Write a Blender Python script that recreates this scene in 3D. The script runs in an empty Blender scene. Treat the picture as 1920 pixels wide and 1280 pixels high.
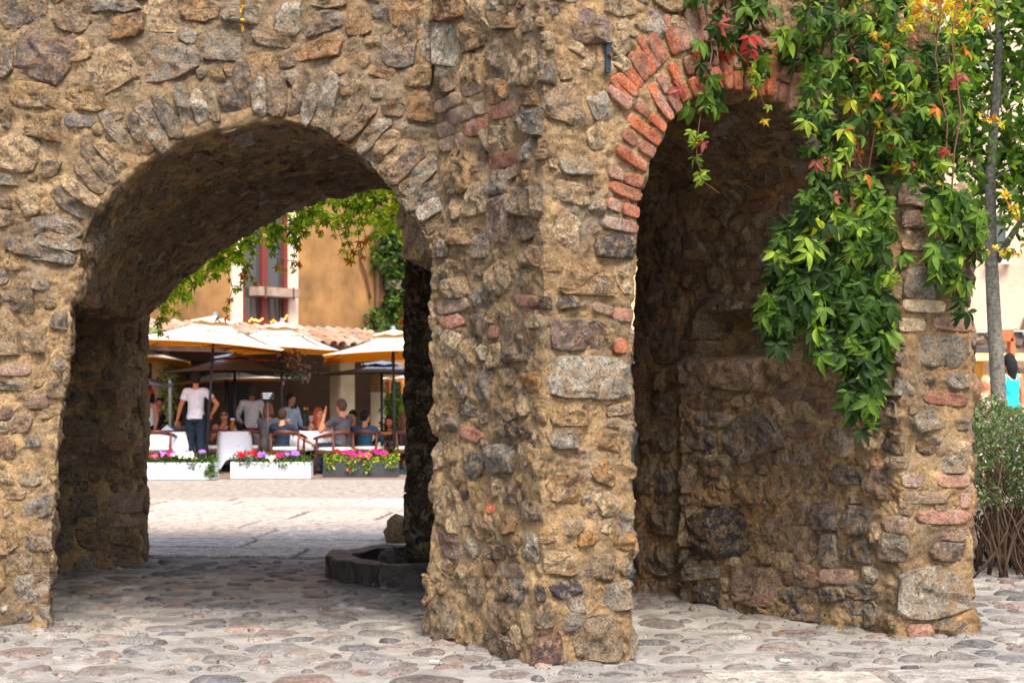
import bpy, bmesh, math, random
from mathutils import Vector, Matrix, noise, Euler
from mathutils.bvhtree import BVHTree
import numpy as np
R = math.radians
random.seed(7)
scn = bpy.context.scene
COL = scn.collection

# ---------------------------------------------------------------- camera, sky, sun, exposure
CX, FP, YH, CH = 960.0, 2800.0, 735.0, 1.5     # optical axis, focal length in photo pixels, horizon row, eye height
cam_d = bpy.data.cameras.new('camera'); cam = bpy.data.objects.new('camera', cam_d); COL.objects.link(cam)
cam.location = (0, 0, CH); cam.rotation_euler = (R(90), 0, 0)
cam_d.sensor_width = 36; cam_d.lens = 36*FP/1920; cam_d.shift_y = (YH-640)/1920
cam_d.clip_start = .1; cam_d.clip_end = 900
cam_d.dof.use_dof = True; cam_d.dof.focus_distance = 9.2; cam_d.dof.aperture_fstop = 3.8
scn.camera = cam
SUN_EL, SUN_AZ = 54, 167      # azimuth clockwise from +Y (the view direction)
w = bpy.data.worlds.new('World'); scn.world = w; w.use_nodes = True
nt = w.node_tree; nt.nodes.clear()
sky = nt.nodes.new('ShaderNodeTexSky'); sky.sky_type = 'NISHITA'; sky.sun_disc = False
sky.sun_elevation = R(SUN_EL); sky.sun_rotation = R(SUN_AZ); sky.dust_density = 3; sky.air_density = 1.2
bgn = nt.nodes.new('ShaderNodeBackground'); bgn.inputs[1].default_value = .15
out = nt.nodes.new('ShaderNodeOutputWorld'); nt.links.new(sky.outputs[0], bgn.inputs[0]); nt.links.new(bgn.outputs[0], out.inputs[0])
sd = bpy.data.lights.new('sun', 'SUN'); sd.energy = 2.6; sd.angle = R(24); sd.color = (1, .93, .82)
sun = bpy.data.objects.new('sun', sd); COL.objects.link(sun)
_sv = Vector((math.sin(R(SUN_AZ))*math.cos(R(SUN_EL)), math.cos(R(SUN_AZ))*math.cos(R(SUN_EL)), math.sin(R(SUN_EL))))
sun.rotation_euler = _sv.to_track_quat('Z', 'Y').to_euler()
sun.location = (6, -4, 12)
vs = scn.view_settings; vs.view_transform = 'Standard'; vs.look = 'None'; vs.exposure = 1.25; vs.gamma = 1
scn.cycles.max_bounces = 8; scn.cycles.diffuse_bounces = 6

# ---------------------------------------------------------------- helpers
def P(x, y, Y):                       # photo pixel + distance -> point in the place
    return Vector(((x-CX)/FP*Y, Y, CH-(y-YH)/FP*Y))
def G(x, y):                          # photo pixel on the ground
    return P(x, y, CH*FP/(y-YH))
CAM = Vector((0, 0, CH))
def ray(x, y): return Vector(((x-CX)/FP, 1, -(y-YH)/FP)).normalized()
def lin(c): return tuple(((v/255)/12.92 if v/255 <= .04045 else ((v/255+.055)/1.055)**2.4) for v in c)
def tag(o, label=None, cat=None, group=None, kind=None):
    if label: o['label'] = label
    if cat: o['category'] = cat
    if group: o['group'] = group
    if kind: o['kind'] = kind
    return o
def link(name, me, parent=None, mat=None, smooth=False):
    o = bpy.data.objects.new(name, me); COL.objects.link(o)
    if mat: 
        for m in (mat if isinstance(mat, (list, tuple)) else [mat]): me.materials.append(m)
    if parent: o.parent = parent
    if smooth: me.shade_smooth()
    return o
def empty(name, loc, label=None, cat=None, group=None, rz=0):
    o = bpy.data.objects.new(name, None); COL.objects.link(o); o.location = loc; o.rotation_euler = (0, 0, rz)
    o.empty_display_size = .1
    return tag(o, label, cat, group)
class MB:                              # small mesh builder
    def __init__(s): s.v = []; s.f = []; s.mi = []; s.c = None
    def add(s, vs_, fs, mi=0):
        n = len(s.v); s.v += [tuple(v) for v in vs_]; s.f += [tuple(i+n for i in f) for f in fs]; s.mi += [mi]*len(fs); return s
    def box(s, c, d, rz=0, mi=0, M=None):
        x, y, z = d[0]/2, d[1]/2, d[2]/2
        m = Matrix.Rotation(rz, 3, 'Z') if M is None else M
        vs_ = [Vector(c)+m@Vector((a*x, b*y, e*z)) for a in (-1, 1) for b in (-1, 1) for e in (-1, 1)]
        return s.add(vs_, [(0, 1, 3, 2), (4, 6, 7, 5), (0, 4, 5, 1), (2, 3, 7, 6), (0, 2, 6, 4), (1, 5, 7, 3)], mi)
    def tube(s, pts, r, n=8, mi=0, cap=True):
        pts = [Vector(p) for p in pts]; rs = r if isinstance(r, (list, tuple)) else [r]*len(pts)
        base = len(s.v); prev = None
        for i, p in enumerate(pts):
            d = (pts[min(i+1, len(pts)-1)]-pts[max(i-1, 0)])
            if d.length < 1e-6: d = Vector((0, 0, 1))
            d.normalize()
            if prev is None: a = d.orthogonal().normalized()
            else:
                a = prev-d*prev.dot(d)
                a = a.normalized() if a.length > 1e-5 else d.orthogonal().normalized()
            prev = a; b = d.cross(a)
            for k in range(n):
                t = 2*math.pi*k/n; s.v.append(tuple(p+(a*math.cos(t)+b*math.sin(t))*rs[i]))
        for i in range(len(pts)-1):
            for k in range(n):
                s.f.append((base+i*n+k, base+i*n+(k+1) % n, base+(i+1)*n+(k+1) % n, base+(i+1)*n+k)); s.mi.append(mi)
        if cap:
            s.f.append(tuple(base+k for k in range(n))[::-1]); s.mi.append(mi)
            s.f.append(tuple(base+(len(pts)-1)*n+k for k in range(n))); s.mi.append(mi)
        return s
    def ball(s, c, r, n=8, m=6, mi=0, sc=(1, 1, 1), rot=None):
        vs_ = []; fs = []
        for j in range(m+1):
            ph = math.pi*j/m
            for k in range(n):
                t = 2*math.pi*k/n
                v = Vector((math.sin(ph)*math.cos(t)*sc[0], math.sin(ph)*math.sin(t)*sc[1], math.cos(ph)*sc[2]))*r
                if rot: v = rot@v
                vs_.append(Vector(c)+v)
        for j in range(m):
            for k in range(n): fs.append((j*n+k, (j+1)*n+k, (j+1)*n+(k+1) % n, j*n+(k+1) % n))
        return s.add(vs_, fs, mi)
    def mesh(s, name, cols=None):
        me = bpy.data.meshes.new(name); me.from_pydata(s.v, [], s.f); me.update()
        if max(s.mi, default=0) > 0: me.polygons.foreach_set('material_index', s.mi)
        return me
    def build(s, name, mat=None, parent=None, smooth=False, bevel=0):
        me = s.mesh(name)
        bm = bmesh.new(); bm.from_mesh(me)
        bmesh.ops.remove_doubles(bm, verts=bm.verts, dist=1e-5)
        bmesh.ops.recalc_face_normals(bm, faces=bm.faces)
        if bevel: bmesh.ops.bevel(bm, geom=[e for e in bm.edges if e.calc_face_angle(0) > .6], offset=bevel, segments=2, affect='EDGES', clamp_overlap=True)
        bm.to_mesh(me); bm.free()
        o = link(name, me, parent, mat, smooth); return o
def localise(o, parent):               # child geometry was given in world space: keep it there under a moved parent
    o.parent = parent; o.matrix_parent_inverse = (Matrix.Translation(parent.location)@Matrix.Rotation(parent.rotation_euler[2], 4, 'Z')).inverted()
    return o

def material(name, col=(.5, .5, .5), rough=.8, var=.25, scale=8, bump=.0, bscale=40, metal=0, attr=None, spec=.3, objcoord=True, detail=6, **kw):
    m = bpy.data.materials.new(name); m.use_nodes = True; t = m.node_tree; n = t.nodes; L = t.links
    b = n['Principled BSDF']; b.inputs['Roughness'].default_value = rough; b.inputs['Metallic'].default_value = metal
    b.inputs['Specular IOR Level'].default_value = spec
    geo = n.new('ShaderNodeNewGeometry')
    tex = n.new('ShaderNodeTexNoise'); tex.inputs['Scale'].default_value = scale; tex.inputs['Detail'].default_value = detail; tex.inputs['Roughness'].default_value = .62
    L.new(geo.outputs['Position'], tex.inputs['Vector'])
    mr = n.new('ShaderNodeMapRange'); mr.inputs[1].default_value = .3; mr.inputs[2].default_value = .7
    mr.inputs[3].default_value = 1-var; mr.inputs[4].default_value = 1+var
    L.new(tex.outputs[0], mr.inputs[0])
    mul = n.new('ShaderNodeVectorMath'); mul.operation = 'SCALE'
    if attr:
        a = n.new('ShaderNodeAttribute'); a.attribute_name = attr; L.new(a.outputs['Color'], mul.inputs[0])
    else: mul.inputs[0].default_value = col[:3]
    L.new(mr.outputs[0], mul.inputs['Scale']); L.new(mul.outputs[0], b.inputs['Base Color'])
    if bump:
        t2 = n.new('ShaderNodeTexNoise'); t2.inputs['Scale'].default_value = bscale; t2.inputs['Detail'].default_value = 8; t2.inputs['Roughness'].default_value = .65
        L.new(geo.outputs['Position'], t2.inputs['Vector'])
        bp = n.new('ShaderNodeBump'); bp.inputs['Strength'].default_value = 1; bp.inputs['Distance'].default_value = bump
        L.new(t2.outputs[0], bp.inputs['Height']); L.new(bp.outputs[0], b.inputs['Normal'])
    m['_b'] = 1
    return m

def rock_mat(name, attr, fr=(.6, 1.34), stain=False, rough=.88, b1=.02, b2=.006, patch=True, spec=.25, wet=False, dirt=(.36, .26, .165)):
    """rough stone: colour from the mesh attribute, broken up by noise, with orange/dark mineral patches, pores and relief"""
    m = bpy.data.materials.new(name); m.use_nodes = True; t = m.node_tree; n = t.nodes; L = t.links
    b = n['Principled BSDF']; b.inputs['Roughness'].default_value = rough; b.inputs['Specular IOR Level'].default_value = spec
    geo = n.new('ShaderNodeNewGeometry')
    def nz(scale, detail=6, r=.6, off=None, dist=0):
        x = n.new('ShaderNodeTexNoise'); x.inputs['Scale'].default_value = scale; x.inputs['Detail'].default_value = detail
        x.inputs['Roughness'].default_value = r; x.inputs['Distortion'].default_value = dist
        if off:
            v = n.new('ShaderNodeVectorMath'); v.operation = 'ADD'; v.inputs[1].default_value = off
            L.new(geo.outputs['Position'], v.inputs[0]); L.new(v.outputs[0], x.inputs['Vector'])
        else: L.new(geo.outputs['Position'], x.inputs['Vector'])
        return x.outputs[0]
    def mr(src, a, c, d, e, clamp=True):
        x = n.new('ShaderNodeMapRange'); x.clamp = clamp
        for i, v in enumerate((a, c, d, e)): x.inputs[i+1].default_value = v
        L.new(src, x.inputs[0]); return x.outputs[0]
    def mix(f, a, c, blend='MIX'):
        x = n.new('ShaderNodeMix'); x.data_type = 'RGBA'; x.blend_type = blend
        for s_, i in ((f, 0), (a, 6), (c, 7)):
            if isinstance(s_, (int, float)): x.inputs[i].default_value = s_
            elif isinstance(s_, tuple): x.inputs[i].default_value = (*s_[:3], 1)
            else: L.new(s_, x.inputs[i])
        return x.outputs[2]
    a = n.new('ShaderNodeAttribute'); a.attribute_name = attr
    big = mr(nz(8, 8, .75, dist=.5), .36, .64, .52, 1.45)
    v = n.new('ShaderNodeVectorMath'); v.operation = 'SCALE'; L.new(a.outputs['Color'], v.inputs[0]); L.new(big, v.inputs['Scale'])
    c = v.outputs[0]
    if patch:
        c = mix(mr(nz(9, 5, .6, (13, 5, 2), .8), .50, .60, 0, .65), c, (.33, .18, .07))
        c = mix(mr(nz(13, 6, .7, (3, 25, 8), .5), .54, .61, 0, .72), c, (.07, .06, .06))
        c = mix(mr(nz(11, 8, .75, (31, 1, 18), .6), .56, .66, 0, .6), c, (.52, .46, .38))
    c = mix(mr(nz(17, 7, .7, (7, 7, 7), .3), .50, .60, 0, .8 if patch else .35), c, dirt)
    fine = mr(nz(75, 4, .8), .37, .63, *fr)
    if stain:
        c = mix(mr(nz(1.7, 7, .7, (4, 2, 8), 1.2), .47, .64, 0, .42), c, (.19, .15, .11)); c = mix(mr(nz(2.6, 8, .75, (14, 2, 1), 1.0), .55, .66, 0, .5), c, (.42, .38, .32))
    pore = mr(nz(46, 3, .7, (2, 9, 4)), .36, .42, .5, 1)
    c = mix(1.0, c, (1, 1, 1), 'MULTIPLY')
    v0 = n.new('ShaderNodeVectorMath'); v0.operation = 'SCALE'; L.new(c, v0.inputs[0]); L.new(pore, v0.inputs['Scale']); c = v0.outputs[0]
    v2 = n.new('ShaderNodeVectorMath'); v2.operation = 'SCALE'; L.new(c, v2.inputs[0]); L.new(fine, v2.inputs['Scale'])
    L.new(v2.outputs[0], b.inputs['Base Color'])
    h1 = nz(16, 10, .70, dist=.5); h2 = nz(80, 8, .75)
    cr = n.new('ShaderNodeTexVoronoi'); cr.inputs['Scale'].default_value = 26; cr.feature = 'DISTANCE_TO_EDGE'
    wv = n.new('ShaderNodeTexNoise'); wv.inputs['Scale'].default_value = 9; wv.inputs['Detail'].default_value = 6
    L.new(geo.outputs['Position'], wv.inputs['Vector'])
    va = n.new('ShaderNodeVectorMath'); va.operation = 'MULTIPLY_ADD'; va.inputs[1].default_value = (.16, .16, .16)
    L.new(wv.outputs['Color'], va.inputs[0]); L.new(geo.outputs['Position'], va.inputs[2]); L.new(va.outputs[0], cr.inputs['Vector'])
    crk = mr(cr.outputs['Distance'], 0, .12, 0, 1)
    bp = n.new('ShaderNodeBump'); bp.inputs['Distance'].default_value = b1; L.new(h1, bp.inputs['Height'])
    bp2 = n.new('ShaderNodeBump'); bp2.inputs['Distance'].default_value = b2; L.new(h2, bp2.inputs['Height']); L.new(bp.outputs[0], bp2.inputs['Normal'])
    bp3 = n.new('ShaderNodeBump'); bp3.inputs['Distance'].default_value = .006 if patch else .003; L.new(crk, bp3.inputs['Height']); L.new(bp3.outputs[0], bp.inputs['Normal'])
    L.new(bp2.outputs[0], b.inputs['Normal'])
    if wet:
        wa = n.new('ShaderNodeAttribute'); wa.attribute_name = 'wet'
        L.new(mr(wa.outputs['Fac'], 0, 1, rough, .22), b.inputs['Roughness'])
    return m

M_STONE = rock_mat('rough_field_stone', 'Col', b1=.07, b2=.02)
M_BRICK = rock_mat('old_fired_brick', 'Col', fr=(.72, 1.2), stain=True, b1=.016, b2=.007, patch=False)
M_MORTAR = rock_mat('sandy_mortar', 'Col', fr=(.78, 1.18), stain=True, b1=.06, b2=.022, patch=False, rough=.95, spec=.15)

PAL = {'T': (190, 162, 126), 'O': (176, 142, 98), 'R': (164, 122, 82), 'A': (182, 132, 76), 'B': (134, 112, 90), 'D': (136, 118, 98),
       'G': (152, 142, 130), 'L': (180, 171, 155), 'K': (112, 104, 97), 'X': (66, 62, 64), 'P': (124, 104, 98), 'M': (152, 124, 112),
       'W': (108, 70, 72), 'C': (206, 180, 146), 'r': (138, 88, 70), 'o': (168, 90, 58), 'p': (158, 112, 94), 'b': (136, 110, 94), 'd': (110, 80, 64)}
PL = {k: lin(v) for k, v in PAL.items()}
def set_col(me, cols, name='Col'):     # per-vertex colour attribute (one colour or an array)
    a = me.color_attributes.new(name, 'FLOAT_COLOR', 'POINT')
    n = len(me.vertices)
    if isinstance(cols, tuple): arr = np.tile(np.array([*cols[:3], 1], dtype=np.float32), n)
    else: arr = np.concatenate([np.array(cols, dtype=np.float32)[:, :3], np.ones((n, 1), np.float32)], 1).ravel()
    a.data.foreach_set('color', arr)

# ---------------------------------------------------------------- the arcade: solid masses
def planeY(a, b):                      # vertical plane through ground points a, b; returns pixel -> point
    a = Vector((a[0], a[1], 0)); b = Vector((b[0], b[1], 0)); d = (b-a).normalized(); nrm = Vector((d.y, -d.x, 0))
    def f(x, y, off=0):
        r = Vector(((x-CX)/FP, 1, -(y-YH)/FP)); t = ((a+nrm*off)-CAM).dot(nrm)/r.dot(nrm); return CAM+r*t
    f.n = nrm; f.d = d; f.a = a
    return f
FA = planeY((-2.91, 9.5), (-.478, 9.23))                 # face with the broad arch
FB = planeY((.68, 8.42), (2.15, 9.48))                   # face with the brick arch
FL = planeY((-.478, 9.23), (.17, 8.16))                  # left flank of the corner pier
FS = planeY((2.39, 9.17), (2.88, 9.33))                  # front of the broken buttress
DB = Vector((-.575, .818, 0))                            # direction of the right passage
FJ = planeY((2.39, 9.17), (.96, 11.2))
def resample(pts, n):
    pts = [Vector(p) for p in pts]; L = [0]
    for a, b in zip(pts, pts[1:]): L.append(L[-1]+(b-a).length)
    res = []
    for i in range(n):
        t = L[-1]*i/(n-1); k = 0
        while k < len(L)-2 and L[k+1] < t: k += 1
        res.append(pts[k].lerp(pts[k+1], (t-L[k])/max(1e-9, L[k+1]-L[k])))
    return res
def loft(mb, A, B):
    n = len(A); mb.add(list(A)+list(B), [tuple(range(n))[::-1], tuple(range(n, 2*n))]+[(i, (i+1) % n, n+(i+1) % n, n+i) for i in range(n)])
def prism(mb, levels):                 # levels: list of (z, [(x, y)...])
    n = len(levels[0][1]); vs_ = [(x, y, z) for z, pl in levels for x, y in pl]; m = len(levels)
    mb.add(vs_, [tuple(range(n))[::-1], tuple(range((m-1)*n, m*n))]+[(j*n+i, j*n+(i+1) % n, (j+1)*n+(i+1) % n, (j+1)*n+i) for j in range(m-1) for i in range(n)])
ARCH_A = [(140, 562), (150, 500), (166, 425), (205, 365), (260, 310), (340, 262), (430, 236), (530, 225), (610, 245), (660, 283), (702, 325), (745, 370), (785, 430), (826, 500), (832, 562)]
BACK_A = [(270, 604), (300, 568), (340, 530), (400, 482), (450, 450), (520, 408), (600, 375), (680, 358), (740, 350), (790, 352), (840, 368), (860, 420), (870, 604)]
ARCH_B = [(1192, 470), (1197, 405), (1210, 330), (1228, 280), (1252, 230), (1290, 192), (1340, 170), (1400, 172), (1445, 186), (1500, 220), (1545, 270), (1578, 340), (1592, 420), (1595, 500)]
TOPZ = 4.2
mass = []
m1 = MB(); N = 28
fa = resample([FA(x, y) for x, y in ARCH_A], N); ba = resample([P(x, y, 13.3) for x, y in BACK_A], N)
loft(m1, [Vector((-4.9, 9.72, 2.1))]+fa+[Vector((-.2, 9.3, 2.1)), Vector((-.2, 9.3, TOPZ)), Vector((-4.9, 9.72, TOPZ))],
     [Vector((-5.2, 13.3, 2.1))]+ba+[Vector((.2, 13.3, 2.1)), Vector((.2, 13.3, TOPZ)), Vector((-5.2, 13.3, TOPZ))])
mass.append(m1)
m2 = MB()
def lp(px, Y): return (px-CX)/FP*Y
prism(m2, [(z, [(-4.9, 9.72-f), (lp(px, 9.5-f), 9.5-f), (lp(px, 10.5)-.05, 10.5), (-4.9, 10.6)]) for z, px, f in ((-.25, 88, .1), (.25, 96, .06), (.6, 99, .02), (1.1, 108, 0), (1.6, 124, 0), (2.25, 144, 0))])
mass.append(m2)
m3 = MB(); prism(m3, [(z, [(-5.2, 12.3-e), (-3.77, 12.43-e), (-3.39+e*.3, 12.73-e), (-3.24+e, 13.05), (-3.3, 13.6), (-5.2, 13.6)]) for z, e in ((-.25, .04), (.3, 0), (2.4, -.02))]); mass.append(m3)
m3b = MB(); prism(m3b, [(z, [(-5.2, 9.8), (-4.35, 9.8), (-4.35, 13), (-5.2, 13)]) for z in (-.25, 2.4)]); mass.append(m3b)
m4 = MB()
prism(m4, [(z, [(-.478-e, 9.23-e*.5), (-.14-e*.8, 8.70-e*.6), (.17-e*.5, 8.16-e), (.68, 8.41-e), (.45, 11.0), (.40, 13.1), (.2, 13.5), (-.91, 13.5), (-.875, 12.5), (-.45, 12.25), (-.28, 9.7)]) for z, e in ((-.25, .07), (.2, .05), (.6, .0), (2.0, 0), (TOPZ, 0))])
mass.append(m4)
m5 = MB(); fb = resample([FB(x, y) for x, y in ARCH_B], N)
def FBs(s, z): return FB.a+FB.d*s+Vector((0, 0, z))
front = [FBs(-.25, 2.38)]+fb+[FBs(1.812, -.25), FBs(2.72, -.25), FBs(2.72, 3.9), FBs(2.4, TOPZ), FBs(-.25, TOPZ)]
loft(m5, front, [p+DB*2.15 for p in front]); mass.append(m5)
m6 = MB(); prism(m6, [(z, [(2.39-e, 9.17-e), (2.885+e, 9.33-e), (3.0+e, 10.3), (2.3, 10.3), (2.08, 9.6)]) for z, e in ((-.25, .04), (.12, .03), (.16, 0), (1.5, 0), (2.78, -.03))]); mass.append(m6)

def voxel_union(mbs, vox):
    bm = bmesh.new()
    for m in mbs:
        me = m.mesh('t'); b2 = bmesh.new(); b2.from_mesh(me); bmesh.ops.recalc_face_normals(b2, faces=b2.faces); b2.to_mesh(me); b2.free()
        bm.from_mesh(me); bpy.data.meshes.remove(me)
    me = bpy.data.meshes.new('u'); bmesh.ops.triangulate(bm, faces=bm.faces); bm.to_mesh(me); bm.free()
    o = bpy.data.objects.new('u', me); COL.objects.link(o)
    md = o.modifiers.new('r', 'REMESH'); md.mode = 'VOXEL'; md.voxel_size = vox
    dg = bpy.context.evaluated_depsgraph_get(); dg.update()
    r = bpy.data.meshes.new_from_object(o.evaluated_get(dg)); bpy.data.objects.remove(o)
    return r
core = voxel_union(mass, .017)
NV = len(core.vertices)
co = np.empty(NV*3, np.float32); core.vertices.foreach_get('co', co); co = co.reshape(-1, 3)
# smooth the masses a little so that arrises are worn, then use that as the reference surface
bm = bmesh.new(); bm.from_mesh(core)
for _ in range(3): bmesh.ops.smooth_vert(bm, verts=bm.verts, factor=.5, use_axis_x=True, use_axis_y=True, use_axis_z=True)
bm.normal_update(); BV = BVHTree.FromBMesh(bm)
bm.verts.ensure_lookup_table()
NICHE = FJ(1385, 628)
def relief(p):
    """how far the wall surface stands proud of its ideal shape at p"""
    f = noise.fractal
    d = .030*f(p*1.9, 1, 2, 2)+.021*f(p*5.5+Vector((3, 7, 1)), .9, 2.1, 3)
    return d
A1 = (FJ(1290, 628)-NICHE).dot(DB)
def sstep(x): x = max(0., min(1., x)); return x*x*(3-2*x)
def dent(p):
    """the recess in the right jamb and the ledge of big stones standing proud below it"""
    q = p-NICHE; side = q.dot(FJ.n)
    if abs(side) > .3: return 0
    a = q.dot(DB); d = 0
    if abs(a) < .36 and -.19 < q.z < .17:
        d -= .24*max(0, 1-(abs(a)/.36)**4)*max(0, 1-(abs(q.z-.0)/.18)**4)
    d += .09*sstep((A1-a)/.05)*sstep((a+1.0)/.7)*sstep((NICHE.z-.13-p.z)/.04)
    return d
mcg = np.array(lin((140, 126, 108)))
vcol = np.empty((NV, 3), np.float32)
mc1 = np.array(lin((196, 162, 118))); mc2 = np.array(lin((166, 136, 100))); mc3 = np.array(lin((136, 114, 88))); mc4 = np.array(lin((190, 146, 98)))
newco = np.empty((NV, 3), np.float32)
for i, v in enumerate(bm.verts):
    p = v.co.copy(); n_ = v.normal
    w_ = Vector((p.x*11, p.y*11, p.z*17+3*noise.noise(p*3)))
    r = abs(noise.noise(w_)*2); r2 = abs(noise.noise(w_*2.3+Vector((5, 0, 9)))*2)
    d = relief(p)+.015*(.42-r)+.007*(.4-r2)+.005*noise.noise(p*48)+dent(p)
    q = p+n_*d; newco[i] = q
    a = min(1, max(0, .5+1.1*noise.noise(p*1.3+Vector((0, 0, 40))))); c = mc1*(1-a)+mc2*a
    g = noise.noise(p*2.6+Vector((9, 0, 0))); 
    if g > .15: c = c+(mc3-c)*min(1, (g-.15)*2.4)
    if p.x < -.6 and p.z > 2.6 and n_.y < -.5: c = c+(mcg-c)*min(1, (p.z-2.6)*1.2)*(.45+.5*noise.noise(p*1.1))
    if p.x > .9 and g < -.1: c = c+(mc4-c)*min(1, (-.1-g)*2.5)
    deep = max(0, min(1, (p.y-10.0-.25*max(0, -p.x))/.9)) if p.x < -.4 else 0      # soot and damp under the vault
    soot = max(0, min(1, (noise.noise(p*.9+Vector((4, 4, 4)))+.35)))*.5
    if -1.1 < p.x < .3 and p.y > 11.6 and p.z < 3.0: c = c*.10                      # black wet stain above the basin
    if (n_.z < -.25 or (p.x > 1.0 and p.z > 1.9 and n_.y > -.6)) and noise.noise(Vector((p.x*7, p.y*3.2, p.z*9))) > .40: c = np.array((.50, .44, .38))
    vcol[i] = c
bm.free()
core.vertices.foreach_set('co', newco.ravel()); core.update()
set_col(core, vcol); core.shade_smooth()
print('core', NV)
arcade = empty('stone_arcade', (0, 9, 0), 'rubble stone arcade with a broad stone arch and a narrower red brick arch', 'arcade')
def in_arcade(o): return localise(o, arcade)
core.name = 'masonry_core'
in_arcade(link('masonry_core', core, None, M_MORTAR))
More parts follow.
